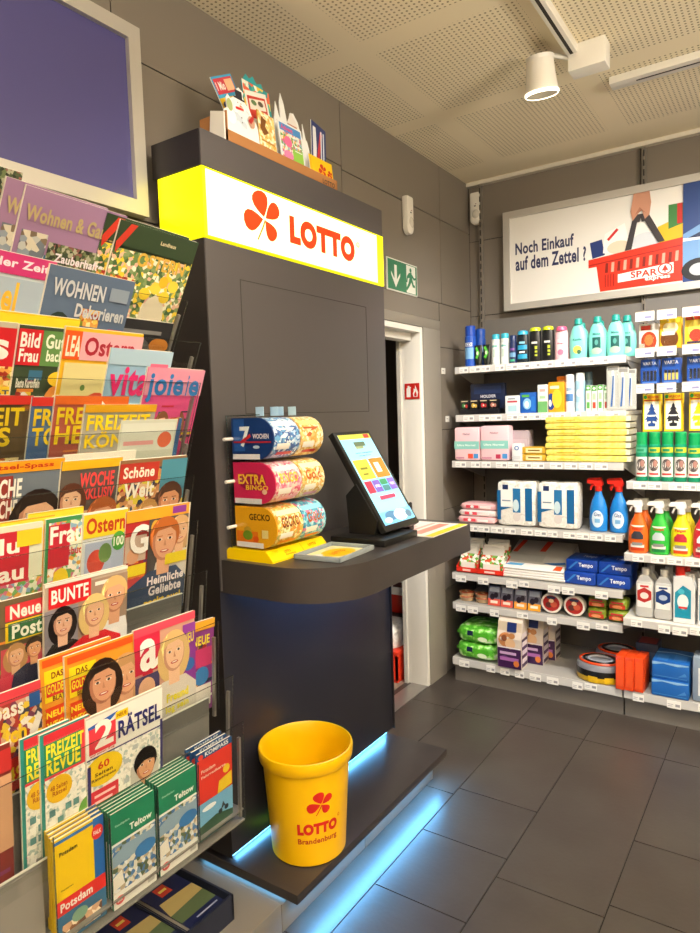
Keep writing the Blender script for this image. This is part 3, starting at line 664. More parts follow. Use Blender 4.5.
card('winter_village_cutout', 'white cutout of snowy fir trees behind the calendars on the kiosk top', 'cutout', .205, 1.80, Z0, .20, .285,
     [('r', .45, .5, .7, .66, '#c07a60'), ('p', [(.42, .66), (.58, .82), (.74, .66)], '#e8e4e0'), ('e', .36, .6, .1, .05, '#d8e0e8'), ('r', .52, .53, .6, .6, '#e8c890')], base='#eef0f0', outline=wh)
card('advent_calendar', 'green and pink advent calendar standing in the kiosk top display', 'calendar', .236, 1.79, Z0, .128, .16,
     [('r', 0, 0, 1, 1, '#e8ecee'), ('r', .05, .04, .95, .96, 'n_craft'), ('r', .05, .8, .95, .96, '#4a90d0'), ('t', 'Advent', .1, .83, .6, .93, '#e03a7a'), ('e', .35, .6, .16, .12, '#e86a9a'), ('r', .5, .08, .94, .5, '#8ac04a'), ('e', .3, .3, .2, .1, '#d880b0'), ('r', .6, .55, .9, .58, '#f0f0f0'), ('r', .6, .45, .9, .47, '#f0f0f0'), ('r', .6, .2, .9, .22, '#f0f0f0')])
card('lottery_ticket', 'navy blue ticket with white stripes behind the yellow envelope on the kiosk top', 'ticket', .20, 2.00, Z0+.06, .09, .195,
     [('r', 0, 0, 1, 1, '#2a3a78'), ('p', [(.1, .1), (.1, .9), (.3, .9), (.35, .5), (.3, .1)], '#e8ecf4'), ('p', [(.35, .3), (.6, .9), (.75, .85), (.5, .2)], '#c83040'), ('r', .62, .1, .7, .9, '#d8e0f0'), ('r', .78, .1, .86, .9, '#d8e0f0')], tilt=.18, base='#e8ecf0')
m4 = card('yellow_envelope', 'yellow envelope with red clover at the right end of the kiosk top display', 'envelope', .237, 1.945, Z0, .14, .092,
     [('r', 0, 0, 1, 1, '#f2c20a'), ('r', .06, .1, .09, .9, '#d8a808')]+[(*x[:-1], '#c83018') for x in clover(.55, .55, .34, asp=1.5)]+[(*x[:-1], '#c83018') for x in clover(.85, .5, .22, asp=1.5)]+[('t', 'LOTTO', .55, .1, .8, .2, '#8a4a10')])

exec_marker = 0
# ================================================================== MAGAZINE RACK
TIER = {1: (.462, .492, 2), 2: (.425, .61, 4), 3: (.385, .745, 3), 4: (.336, .88, 7), 5: (.30, 1.015, 10), 6: (.275, 1.14, 15), 7: (.27, 1.265, 18), 8: (.29, 1.39, 21.5), 9: (.30, 1.53, 25), 10: (.275, 1.69, 28)}
def tframe(t, y0, off=0, dv=0, tilt=0):
    x, z, a = TIER[t]; s, c = sin(radians(a)), cos(radians(a))
    u = Vector((0, 1, 0)); v = Vector((s, 0, c)); w = Vector((c, 0, -s))
    if tilt: u, v = u*cos(tilt)-v*sin(tilt), v*cos(tilt)+u*sin(tilt)
    o = Vector((x, y0, z))+w*off+v*dv
    return frame(o, u, v, w)
ra = thing('magazine_rack', 'wall magazine rack with ten stepped grey trays and clear acrylic fronts', 'magazine rack', (0, 0, 0))
RY0, RY1 = .45, 1.20
for t in range(1, 11):
    x, z, a = TIER[t]; s, c = sin(radians(a)), cos(radians(a))
    y0, y1 = (RY0, RY1-.02) if t > 1 else (.683, RY1+.012)
    M4 = frame((x, 0, z), (0, 1, 0), (s, 0, c), (c, 0, -s)); f = lambda u, v, w, M4=M4: M4 @ Vector((u, v, w))
    m = MB(); m.box(y0, y1, -.006, -.002, -.030, .026, 'tray_grey', fn=f)      # tray floor
    if t > 1:
        m.box(y0, y1, -.09, .038, .022, .025, 'tray_grey', fn=f)   # front lip, hangs to the tier below
        m.box(y0, y1, .0375, .0395, .021, .026, 'white_metal', fn=f)
    else: m.box(y0, y1, -.034, -.029, -.03, .03, 'tray_grey', fn=f)
    m.box(y0, y1, -.004 if t > 1 else -.03, .15, -.034, -.031, 'tray_grey', fn=f); m.build('tray', ra)
    hA = .235 if t < 9 else (.20 if t == 9 else .15)
    m = MB(); m.box(y0, RY1+.012, -.004 if t > 1 else -.034, hA, .0285, .0305, 'acrylic', fn=f); fr_ = m.build('acrylic_front', ra)
    m = MB(); m.box(y0, RY1+.012, hA-.0006, hA+.0004, .0285, .0305, 'acrylic_edge', fn=f); m.box(RY1+.0110, RY1+.0125, -.004 if t > 1 else -.034, hA, .0285, .0305, 'acrylic_edge', fn=f); m.build('acrylic_edge', fr_)
    m = MB(); m.box(RY1-.003, RY1+.004, -.02, hA-.04, .020, .028, 'steel', fn=f); m.build('post', ra)
m = MB()
prof = [(TIER[t][0]-.055, TIER[t][1]) for t in range(1, 11)]; prof[0] = (.40, .46)
back = [(.03, .46)]+prof+[(TIER[10][0]+.02, 1.86), (.03, 1.86)]
m.prism(back, RY0, RY1-.06, 'kiosk_dark', fn=lambda a, b, c: (a, c, b)); m.build('back_panel', ra)
m = MB(); m.box(.03, .10, RY0+.05, RY0+.09, .09, .47, 'kiosk_dark').box(.03, .10, 1.04, 1.08, .09, .47, 'kiosk_dark'); m.build('upright', ra)
m = MB(); m.box(.452, .455, .46, .68, .30, .64, 'tray_grey'); m.build('lower_panel', ra)
# side walls and dividers of the guide book pocket
m4 = tframe(1, 0); f = lambda u, v, w: m4 @ Vector((u, v, w))
for y in (.683, .808, .934, 1.056):
    m = MB(); m.box(y-.0012, y+.0012, -.004, .22 if y < .7 else .19, -.028, .029, 'acrylic', fn=f).box(y-.0012, y+.0012, -.004, .22 if y < .7 else .19, .0275, .0295, 'acrylic_edge', fn=f); m.build('divider', ra)

CY = '#e8c81c'
def fits(y, w): return w
def magazine(tier, y0, W, Hh, its, label, off=0, dv=0, tilt=0, base='#e4ddd0', th=.005, name='magazine', cat='magazine', spine=None):
    y0 -= (off+th)*.55*(y0+W) if cat == 'magazine' else 0
    t = thing(name, label, cat, matrix=tframe(tier, y0, off, dv, tilt))
    m = MB(); m.box(.001, W-.0015, .001, Hh-.001, .0004, th-.0004, 'paper'); m.build('pages', t)
    m = MB(); m.box(0, W, 0, Hh, th-.0005, th, base); m.box(0, W, 0, Hh, 0, .0004, base); m.box(-.0006, 0, 0, Hh, 0, th, spine or base)
    if name == 'magazine' and len(its) > 2 and W < .199 or W > .203 and name == 'magazine' and len(its) > 2:
        rr = random.Random(len(label)*7+int(W*1000)); cl_ = []
        for q in range(16):
            u0 = rr.uniform(.03, .8); v0 = rr.uniform(.05, .68); c_ = rr.choice(['#f0ece4', '#e8c81c', '#c8283a', '#28304c', '#e88a3a', '#7a3a6a', '#d8b090', '#3a6a8a'])
            if q % 3: cl_.append(('r', u0, v0, min(u0+rr.uniform(.12, .4), .98), v0+rr.uniform(.012, .03), c_))
            else: cl_.append(('r', u0, v0, min(u0+rr.uniform(.1, .3), .98), min(v0+rr.uniform(.06, .12), .98), rr.choice(['n_gossip2', 'n_gossip', 'n_food', c_])))
        its = [its[0]]+cl_+its[1:]
    art(m, None, W, Hh, its, w0=th, d=.00012); m.build('cover', t)
    return t
R_ = lambda *a: ('r', *a)
T_ = lambda s, *a: ('t', s, *a)
MG = 'magazines in the wall rack'
# --- tier 10 (top)
garten = [R_(0, 0, 1, 1, '#9c7a9c'), R_(.30, .05, .98, .70, 'n_garden'), R_(.04, .38, .28, .74, 'n_room'), R_(.02, .06, .28, .34, '#a888a8'), T_('Wohnen & Garten', .04, .80, .97, .90, '#b9a678'), T_('Zauberhafte', .38, .58, .88, .64, '#e8e0e8'), T_('Fr\u00fchlings', .42, .47, .86, .55, '#e8e0e8'), R_(.05, .50, .25, .56, '#584a50'), R_(.05, .28, .27, .32, '#e8c8c8')]
magazine(10, .712, .225, .322, garten, 'lilac home and garden magazine at the top left of the rack, back copy', off=0, tilt=.03)
magazine(10, .752, .235, .318, garten, 'lilac home and garden magazine at the top of the rack, front copy', off=.007, tilt=.03)
ostern = [R_(0, 0, 1, 1, '#3c4c38'), R_(0, 0, 1, .80, 'n_flower'), ('e', .66, .30, .16, .2, '#e8dcc4'), ('e', .5, .5, .07, .05, '#f2cf3a'), ('e', .62, .56, .07, .05, '#f4d84a'), ('e', .76, .5, .07, .05, '#f2cf3a'), ('e', .84, .6, .07, .05, '#f4d84a'), ('e', .7, .62, .06, .05, '#e8b82a'), R_(0, .82, 1, 1, '#35462f'), T_('OSTERN', .30, .70, .92, .81, '#d8b04a'), T_('Landhaus', .52, .90, .72, .93, '#d8c8a0'), ('p', [(.0, .84), (.12, .99), (.2, .99), (.02, .76)], '#c83c2c'), R_(.04, .35, .34, .60, 'n_food'), T_('Dekoideen zum', .5, .06, .95, .10, '#f0ece0')]
magazine(10, .937, .235, .308, ostern, 'dark green easter magazine with a red corner flag, half hidden behind its twin', off=.007, tilt=.03)
magazine(10, .974, .230, .303, ostern, 'dark green easter magazine with daffodils at the top right of the rack', off=.014, tilt=.03)
magazine(10, .975, .235, .285, [R_(0, 0, 1, 1, '#d8c830'), R_(0, 0, .98, .9, 'n_food')], 'yellow edged magazine peeping out behind the top right easter magazine', off=0, tilt=.03)
magazine(10, .58, .17, .335, [R_(0, 0, 1, 1, '#5a6048'), R_(0, 0, 1, 1, 'n_garden'), T_('Garten', .1, .86, .7, .94, '#e0dcc8')], 'dark garden magazine rising highest at the top left of the rack', off=-.008)
# --- tier 9
magazine(9, .575, .22, .335, [R_(0, 0, 1, 1, '#c8d0d8'), R_(0, .88, 1, 1, '#c83a78'), T_('aus der Zeit', .2, .92, .95, .97, '#f4e8f0'), R_(0, .4, 1, .86, '#a8b8c8'), T_('himmel', .1, .66, .7, .84, '#e8b83a'), T_('bluete', .3, .58, .8, .68, '#c84a3a'), R_(.05, .2, .95, .55, 'n_food')], 'pale blue magazine with a magenta top band at the left of the second row', off=.0, tilt=.03)
magazine(9, .783, .205, .325, [R_(0, 0, 1, 1, '#5c6e88'), R_(.02, .02, .98, .62, 'n_room'), T_('WOHNEN', .07, .82, .66, .93, '#c8ccd0'), T_('Dekorieren', .36, .70, .95, .79, '#c0c4c8'), R_(.72, .84, .95, .93, '#8a98a8'), ('e', .2, .56, .16, .16, '#2c3a34'), ('e', .2, .56, .11, .1, '#5a6a4a'), R_(.5, .1, .72, .58, '#d0ccc4'), R_(.05, .3, .28, .4, '#c8a078')], 'blue grey decorating magazine in the second row', off=.008, tilt=.03)
magazine(9, .975, .16, .235, [R_(0, 0, 1, 1, '#2a2a2c'), ('e', .4, .7, .25, .12, '#5a5a58'), ('e', .8, .75, .18, .08, '#b8742c'), R_(.1, .86, .8, .9, '#787878')], 'dark magazine with plates of food at the right end of the second row', off=.002)
# --- tier 8
magazine(8, .60, .265, .355, [R_(0, 0, 1, 1, '#e2b81c'), R_(0, .93, 1, .99, '#f0cc2c')], 'plain yellow topped magazine standing behind the cookery magazines', off=-.01)
magazine(8, .58, .155, .335, [R_(0, 0, 1, 1, '#b8b0a0'), R_(0, .1, 1, .8, 'n_food'), R_(.3, .74, 1, .97, '#c8242c'), T_('is', .5, .78, .9, .94, '#f4f0e8')], 'magazine with a large red logo at the left edge of the third row', off=-.003)
magazine(8, .735, .125, .335, [R_(0, 0, 1, 1, '#3c4a34'), R_(0, .76, .40, .98, '#c8242c'), T_('Bild', .04, .87, .36, .96, '#f4f0e8'), T_('Frau', .04, .78, .36, .86, '#f4f0e8'), R_(.40, .76, 1, .98, '#5f8a4c'), T_('Gut', .46, .87, .8, .96, '#e4ecd8'), T_('backen', .5, .79, .95, .86, '#e4ecd8'), ('e', .3, .38, .24, .13, '#a8602c'), ('e', .3, .4, .15, .08, '#e8a84a'), ('e', .75, .48, .22, .16, '#d88a3c'), ('e', .76, .5, .1, .08, '#f0e0b0'), ('e', .78, .68, .2, .05, '#e8c02c'), T_('Beste Kartoffeln', .05, .62, .45, .68, '#f0ece0'), R_(0, 0, 1, .2, '#584834')], 'green baking magazine with a red women\'s magazine logo in the third row', off=.004)
magazine(8, .833, .195, .342, [R_(0, 0, 1, 1, '#e8b428'), R_(0, .80, .24, .98, '#e05a20'), T_('LEA', .03, .82, .2, .95, '#f4e8d0'), R_(.2, .8, 1, .98, '#e0a8b0'), T_('Ostern', .25, .83, .9, .95, '#a82838'), R_(.04, 0, 1, .78, '#d8cc90'), ('e', .5, .45, .2, .14, '#c84a30'), ('e', .5, .46, .12, .08, '#f0d8b8'), ('e', .3, .62, .03, .02, '#5a7a3c'), ('e', .7, .66, .04, .02, '#c85a5a'), ('e', .25, .3, .04, .02, '#5a7a3c'), ('e', .8, .35, .03, .03, '#d88a3c'), ('e', .62, .7, .03, .02, '#806a3c'), R_(.2, .14, .8, .2, '#b83a2c')], 'yellow easter craft magazine with pink title band in the third row', off=.010)
magazine(8, .948, .175, .307, [R_(0, 0, 1, 1, '#8fb4d0'), R_(0, .88, 1, 1, '#a8c4d8'), ('p', [(.0, .1), (.0, .6), (.3, .45), (.6, .3), (.6, .05)], '#e8ecee'), T_('vital', .05, .64, .75, .88, '#d82c70'), R_(.65, .78, .95, .9, '#e06a8a'), ('e', .12, .4, .12, .06, '#d83a3a'), R_(0, .0, 1, .12, '#c8a0a8')]+face(.80, .42, .34, 1.5, '#6a4030', '#e0b090', '#d8a8b0'), 'light blue women\'s health magazine with magenta title in the third row', off=.016)
joie = [R_(0, 0, 1, 1, '#d8508a'), R_(0, .75, 1, 1, '#d890a8'), T_('joie', .05, .68, .92, .95, '#2c78c0'), R_(.05, .05, .4, .25, 'n_garden')]+face(.55, .38, .3, 1.5, '#8a5a3c', '#e4b49c', '#c83a70')
magazine(8, 1.058, .128, .273, joie, 'pink fashion magazine with blue title at the right of the third row, front copy', off=.021, dv=-.004)
magazine(8, 1.112, .128, .272, joie, 'pink fashion magazine at the far right of the third row, back copy', off=.015, dv=-.006)
# --- tier 7
magazine(7, .60, .285, .335, [R_(0, 0, 1, 1, '#e4b41c'), R_(.05, .92, .99, .99, '#f0c82c'), T_('R\u00c4TSEL-SPASS', .30, .935, .80, .975, '#2a3a6a'), ('e', .87, .955, .035, .015, '#c83040')], 'yellow puzzle magazine with only its top band showing', off=-.010)
def freizeit(l2, bg, price, asp=1.5, hair='#4a2c1c', red='#d8342c'):
    o = [R_(0, 0, 1, 1, bg), R_(0, .94, 1, 1, red), T_('FREIZEIT', .04, .80, .92, .92, CY), T_(l2, .04, .66, .8, .79, CY)]
    o += face(.6, .36, .34, asp, hair)
    if price: o += [('e', .25, .47, .22, .10, '#e8881c'), T_(price, .1, .43, .38, .52, '#f8f0d8')]
    return o
magazine(7, .575, .205, .315, freizeit('SPASS', '#5c4a30', None), 'brown leisure magazine with yellow title at the left of the fourth row', off=-.003)
magazine(7, .778, .055+.12, .313, freizeit('TOTAL', '#4a6a9c', '0,99'), 'blue leisure magazine with an orange price burst in the fourth row', off=.001)
magazine(7, .829, .185, .318, freizeit('HERZ', '#b45a4a', None, hair='#c89858', red='#e06a28'), 'red brown leisure magazine in the middle of the fourth row', off=.007)
magazine(7, .903, .195, .300, freizeit('K\u00d6NIG', '#a8a498', '49', hair='#3a2a20', red='#d8a01c'), 'grey leisure magazine with dark haired portrait in the fourth row', off=.013)
magazine(7, .89, .15, .326, [R_(0, 0, 1, 1, '#e89a1c'), R_(0, .93, 1, .99, '#f0c02c'), T_('R\u00c4TSEL HEFT', .1, .945, .9, .98, '#c83018')], 'orange topped puzzle magazine behind the grey leisure magazine', off=-.004)
magazine(7, .99, .17, .262, [R_(0, 0, 1, 1, '#c4c8b8'), R_(.03, .7, .97, .97, '#d0d4c8'), ('e', .8, .8, .13, .08, '#d86a4a'), ('p', [(.35, .52), (.42, .60), (.62, .60), (.72, .53), (.66, .47), (.4, .47)], '#a83a30'), ('e', .45, .48, .04, .03, '#202020'), ('e', .63, .48, .04, .03, '#202020'), R_(.08, .76, .6, .8, '#d89a9a'), ('e', .2, .35, .12, .08, '#c85a4a'), ('e', .5, .3, .14, .08, '#e0b04a'), ('e', .8, .38, .12, .08, '#6a8ab0'), R_(.1, .08, .9, .14, '#b0b4a4')], 'pale green leaflet with a small red car at the right of the fourth row', off=.019, th=.002, name='leaflet', cat='leaflet')
magazine(7, 1.04, .15, .262, [R_(0, 0, 1, 1, '#3a6aa0'), R_(.0, .1, .9, .9, 'n_gossip')], 'blue edged magazine behind the pale green leaflet', off=.008)
# --- tier 6
magazine(6, .60, .25, .303, [R_(0, 0, 1, 1, '#6a7480'), R_(0, .92, 1, 1, '#e89a1c'), T_('R\u00e4tsel-Spass', .3, .935, .9, .98, '#b83018'), R_(0, .5, .55, .90, '#8a3028'), T_('MACHE', .3, .74, .63, .88, '#f0ece4'), T_('WOCHE', .3, .60, .60, .73, '#f0ece4'), ('e', .45, .42, .14, .12, '#e8901c'), T_('59', .38, .37, .52, .47, '#f8f0d8')]+face(.78, .48, .5, 1.2, '#241814', '#e0b090', '#8a4a3a'), 'magazine with a dark haired woman and orange price burst in the fifth row', off=.0)
magazine(6, .845, .155, .295, [R_(0, 0, 1, 1, '#5a5450'), R_(.0, .93, 1, 1, '#e8b020'), T_('WOCHE', .3, .78, .88, .90, '#e84a4a'), T_('EXKLUSIV', .3, .68, .9, .77, '#e84a4a'), R_(.05, .06, .5, .2, '#d8c83a')]+face(.18, .6, .32, 1.9, '#5a3424', '#e4b898', '#384868')+face(.72, .42, .42, 1.9, '#a85a2c', '#d89a78', '#3c3c48', False), 'magazine with a woman and a red haired man in the fifth row', off=.004)
magazine(6, .85, .19, .306, [R_(0, 0, 1, 1, '#ece6d8')], 'white magazine edge standing behind the fifth row', off=-.006)
magazine(6, .997, .205, .287, [R_(0, 0, 1, 1, '#8a6848'), R_(0, .0, 1, .92, 'n_gossip2'), R_(0, .80, .56, .97, '#b8382c'), T_('Sch\u00f6ne', .05, .84, .5, .94, '#f0e8d8'), T_('Welt', .08, .66, .52, .80, '#f4f0e4'), R_(.6, .6, 1, .98, '#4a8aa0'), T_('Gluecklich', .05, .5, .4, .58, '#e8a02c'), R_(.03, .2, .35, .26, '#c83048')]+face(.78, .50, .42, 1.4, '#5a3828', '#d89870', '#b86a4a', False)+face(.45, .42, .3, 1.4, '#b8884a', '#e0b090', '#a03a3a'), 'colourful magazine with red title box and tanned man at the right of the fifth row', off=.008)
# --- tier 5
magazine(5, .585, .208, .292, [R_(0, 0, 1, 1, '#d8dcc8'), R_(0, .0, 1, .6, 'n_craft'), R_(0, .58, .85, .96, '#c02838'), T_('Illu', .4, .80, .75, .92, '#f4f0e8'), T_('der', .1, .72, .4, .79, '#f4f0e8'), T_('Frau', .3, .60, .8, .72, '#f4f0e8'), ('e', .55, .2, .4, .22, '#d8507a'), ('e', .55, .2, .3, .16, '#e8b83a'), R_(.72, .84, .98, .96, '#e8c82c')], 'magazine with red logo and round cake picture at the left of the sixth row', off=.004)
magazine(5, .76, .13, .309, [R_(0, 0, 1, 1, '#e8c41c'), R_(0, .94, 1, .99, '#f4d83a')], 'yellow topped magazine behind the green patterned one', off=-.006)
magazine(5, .69, .13, .300, [R_(0, 0, 1, 1, '#e8a41c'), R_(0, .94, 1, .99, '#f0d03a')], 'orange topped magazine at the left behind the sixth row', off=-.004)
magazine(5, .800, .155, .293, [R_(0, 0, 1, 1, '#3f8a54'), R_(.04, 0, 1, .97, 'n_craft'), R_(.04, .62, .36, .95, '#b82838'), T_('Frau', .06, .80, .58, .94, '#f4f0e8'), T_('Tagesbuch', .1, .68, .62, .76, '#c02838'), ('e', .78, .82, .16, .1, '#6ab060'), ('e', .24, .52, .12, .09, '#e8c82c')], 'green patterned women\'s magazine in the sixth row', off=.001)
magazine(5, .889, .118, .294, [R_(0, 0, 1, 1, '#d8dce0'), R_(0, .80, 1, .99, '#d8c42c'), T_('Ostern', .06, .83, .94, .96, '#b83820'), R_(.05, .4, .95, .76, '#a8b4d0'), ('e', .3, .6, .2, .1, '#c84a3a'), ('e', .5, .66, .15, .08, '#6a8a50'), ('e', .45, .22, .42, .15, '#e88a3a'), ('e', .45, .22, .3, .09, '#f0c88a'), ('e', .8, .74, .16, .08, '#4a9a3c'), T_('100', .68, .70, .92, .78, '#f4f4e8'), R_(.05, .45, .6, .5, '#f0f0f4')], 'easter magazine with yellow title band in the sixth row', off=.006)
magazine(5, 1.004, .195, .284, [R_(0, 0, 1, 1, '#b03030'), R_(0, .90, 1, 1, '#e8a42c'), R_(.72, .92, .95, .985, '#8a3a9a'), R_(.35, 0, 1, .9, '#5a5450'), R_(0, .55, .32, .78, '#c8b0a0'), ('e', .12, .6, .09, .07, '#d8a080'), R_(0, .42, .33, .52, '#e8d02c'), R_(0, .1, .3, .4, '#c84a4a'), ('e', .15, .2, .12, .08, '#e0b090'), ('e', .45, .82, .07, .07, '#d8b040')]
         +face(.86, .66, .34, 1.45, '#c8a070', '#e4b898', '#d8d0c8')+face(.60, .60, .50, 1.45, '#b8642c', '#e0a888', '#3a4a68', False)+[('t', 'G', .05, .62, .33, .88, '#f4f0ec'), T_('Heimliche', .35, .30, .95, .38, '#f4e8ec'), T_('Geliebte', .38, .20, .92, .29, '#f4e8ec'), T_('packt aus!', .32, .09, .92, .18, '#f0c81c'), R_(.62, .46, .98, .56, '#e0c82c')], 'red gossip magazine with bearded man at the right of the sixth row', off=.010)
magazine(5, 1.012, .195, .280, [R_(0, 0, 1, 1, '#e8dcc8'), R_(0, .93, 1, 1, '#f0ece0')], 'second copy behind the red gossip magazine, only its pale edge showing', off=.002)
# --- tier 4
magazine(4, .585, .19, .280, [R_(0, 0, 1, 1, '#6a5a40'), R_(.55, .84, 1, .96, '#d0343c'), T_('Neue', .6, .85, .95, .95, '#f4ece4'), R_(.55, .68, 1, .83, '#e8c41c'), R_(.58, .69, .99, .82, '#2c6a3c'), T_('Post', .62, .70, .96, .81, '#f4f4e8'), R_(.5, .3, .98, .64, '#c84a5a'), T_('Getrennte', .5, .2, .95, .26, '#f0ece4'), T_('Wege?', .5, .1, .9, .18, '#f0ece4')]+face(.66, .48, .22, 1.5, '#b88a5a', '#e0b090', '#c83a50')+face(.86, .5, .2, 1.5, '#3a2a20', '#d8a078', '#28304a', False), 'magazine with green and yellow title box at the left of the seventh row', off=.0)
bunte = [R_(0, 0, 1, 1, '#b4a494'), R_(0, 0, .38, .80, '#8a8490'), R_(.38, 0, 1, .95, '#9c8474'), R_(.04, .81, .53, .97, '#d01c24'), T_('BUNTE', .07, .84, .50, .945, '#f8f4f0'), R_(.58, .90, .8, .93, '#e8e4dc'), R_(.0, .975, 1, 1, '#e8e4dc')]
bunte += face(.20, .60, .28, 1.4, '#1a1214', '#e4b49c', '#141418')+face(.82, .70, .36, 1.4, '#d8b478', '#dca484', '#e8e8ec', False)+face(.56, .62, .32, 1.4, '#e0c080', '#e8b898', '#d0202c')+[T_('Das neue Gl\u00fcck', .04, .30, .36, .35, '#f4f0ec'), R_(.03, .36, .35, .385, '#e8e4dc'), R_(.92, .3, .97, .42, '#3a3a3a')]
magazine(4, .773, .205, .298, bunte, 'celebrity magazine with red title box, two women and a man in the seventh row', off=.012)
# --- tier 3
magazine(3, .545, .19, .245, [R_(0, 0, 1, 1, '#d0404c'), R_(.55, .1, 1, .9, 'n_gossip'), T_('Spass', .4, .74, .8, .92, '#f4f0e8'), T_('ich', .6, .56, .82, .70, '#f0c81c'), ('e', .68, .30, .15, .14, '#d8342c'), T_('49', .6, .24, .76, .36, '#f0d83a'), R_(.86, .80, .98, .92, '#2a5aa0'), ('p', [(.8, .5), (.95, .75), (1, .7), (.86, .42)], '#e8e4e0')], 'red magazine with price burst at the left of the eighth row', off=.006)
das = [R_(0, 0, 1, 1, '#e0952c'), R_(.03, .93, .98, .985, '#e8541c'), ('r', .05, .66, .42, .90, '#e8cf1c'), R_(.07, .70, .40, .80, '#d8342c'), T_('DAS', .14, .83, .30, .88, '#7a3010'), T_('GOLDENE', .08, .72, .38, .79, '#f0dc2c'), T_('BLATT', .15, .66, .36, .70, '#7a3010'), R_(.05, .42, .36, .62, '#d8401c'), T_('NEUE', .06, .54, .33, .59, '#f0dc2c'), T_('WEGE', .06, .46, .33, .51, '#f0dc2c'), T_('WUNDER', .04, .30, .42, .36, '#f0ece0'), T_('ZWILLINGE', .04, .16, .60, .27, '#f0ece0')]
magazine(3, .735, .17, .283, das+face(.75, .55, .4, 1.6, '#6a4a3c', '#d8a888', '#8a5a4a'), 'orange magazine with yellow box, partly hidden by its twin in the eighth row', off=.0)
magazine(3, .790, .174, .275, das+face(.86, .58, .44, 1.55, '#c89868', '#e0a884', '#8a4a3a')+face(.50, .60, .46, 1.55, '#2c1a14', '#dca080', '#7a2a2a'), 'orange magazine with two smiling women in the eighth row', off=.008)
aa = [R_(0, 0, 1, 1, '#cc9c88'), R_(0, .60, .40, .93, '#d02848'), R_(0, .93, 1, 1, '#d84a60'), R_(0, .20, .38, .58, '#48406a'), ('e', .18, .46, .13, .10, '#d8a888'), R_(.05, .26, .32, .30, '#e8c41c'), R_(.78, .3, 1, .9, '#8a3a9a'), T_('NEU', .8, .72, .97, .82, '#f0dc3c'), ('e', .88, .52, .1, .06, '#3a6ab0'), R_(0, .06, .35, .16, '#b83a48')]
aa += face(.62, .60, .46, 1.4, '#dcb87a', '#ecc0a0', '#d8d0c8')+[('t', 'a', .07, .62, .35, .90, '#f8f4f0'), T_('Freund', .48, .25, .85, .33, '#f0e02c'), T_('log sein', .46, .14, .85, .22, '#f0e02c'), T_('Gesicht!', .40, .03, .92, .12, '#f0e02c')]
magazine(3, .966, .188, .278, aa, 'red gossip magazine with large white letter and blonde woman in the eighth row', off=.004)
magazine(3, 1.045, .170, .245, [R_(0, 0, 1, 1, '#8a3a8a'), R_(.0, .9, 1, 1, '#e0a02c'), T_('NEUE', .55, .74, .9, .84, '#f0dc3c'), R_(.5, .5, .95, .7, '#c83a70'), ('e', .75, .4, .15, .1, '#3a7ab8'), R_(.5, .06, .95, .3, '#e8e0d8')], 'purple magazine behind the blonde woman cover at the right of the eighth row', off=-.006, tilt=.05)
# --- tier 2
magazine(2, .54, .10, .30, [R_(0, 0, 1, 1, '#7a2c28'), R_(.5, .3, 1, .8, '#c89a78'), R_(0, .82, 1, .97, '#b83030')], 'dark red magazine at the left edge of the lowest magazine row', off=.0)
rev = [R_(0, 0, 1, 1, '#2f8f88'), R_(.06, .93, 1, .99, '#d0303c'), R_(.06, .0, 1, .93, 'n_puzzle'), R_(.06, .66, 1, .93, '#d83a48'), R_(.06, .68, .8, .92, '#2f8a5c'), T_('FREIZEIT', .10, .81, .86, .91, '#f0e02c'), T_('REVUE', .10, .69, .78, .80, '#f0e02c'), ('e', .34, .56, .26, .10, '#e8b81c'), T_('48 Seiten', .16, .56, .5, .60, '#a85a10'), T_('R\u00e4tsel', .2, .52, .48, .555, '#a85a10')]
rev += [R_(.12+.16*(i % 5), .08+.075*(i//5), .24+.16*(i % 5), .13+.075*(i//5), '#5f8f92' if (i*7) % 3 else '#f6f4ee') for i in range(25) if (i*5) % 4 != 1]+[('e', .9, .3, .2, .1, '#6aa048')]
magazine(2, .660, .105, .292, rev, 'teal edged puzzle magazine, left of its twin in the lowest magazine row', off=-.004)
magazine(2, .699, .110, .288, rev, 'teal edged puzzle magazine with round yellow badge beside the large puzzle magazine', off=.004)
rat = [R_(0, 0, 1, 1, '#e8e6e0'), R_(0, 0, 1, .66, 'n_puzzle'), R_(0, .985, 1, 1, '#c8c4bc'), R_(.965, .0, 1, .72, '#3a3470'), R_(0, .66, 1, .672, '#3a3470'), ('p', [(.02, .92), (.4, .96), (.05, .80)], '#2a5ab0'), R_(.03, .70, .36, .90, '#d83a48'), T_('2', .10, .73, .33, .94, '#f4f0ea'), T_('auf einen Zug', .04, .68, .34, .70, '#c02838'), ('r', .36, .89, .52, .95, '#e8c81c'), T_('NEUE', .38, .905, .5, .935, '#a85a10'),
       T_('R\u00c4TSEL', .39, .73, .965, .90, '#23256c'), ('e', .20, .55, .24, .12, '#e8c41c'), T_('60', .13, .56, .27, .62, '#c83018'), T_('Seiten', .09, .515, .31, .545, '#5a3a10'), T_('R\u00e4tselspass', .05, .475, .35, .505, '#5a3a10'), R_(.04, .12, .38, .41, '#d0303c'), R_(.08, .35, .34, .37, '#f0c8c8'), R_(.08, .30, .3, .32, '#f0c8c8'), R_(.08, .25, .34, .27, '#f0c8c8'), R_(.0, .0, .04, .62, '#3a3470'), R_(.54, .05, .93, .44, '#c8c4bc')]
rat += [R_(.45+.12*i, .58-.08*j, .52+.12*i, .62-.08*j, '#b8c0c4') for i in range(4) for j in range(5) if (i+j) % 2]
rat += face(.74, .32, .34, 1.38, '#16100e', '#d8a078', '#d8d4d0', False)+[('p', [(.60, .40), (.62, .50), (.72, .56), (.84, .53), (.9, .42), (.8, .45), (.7, .45)], '#16100e')]
magazine(2, .801, .200, .284, rat, 'large white puzzle magazine with dark blue title in the lowest magazine row', off=.010)
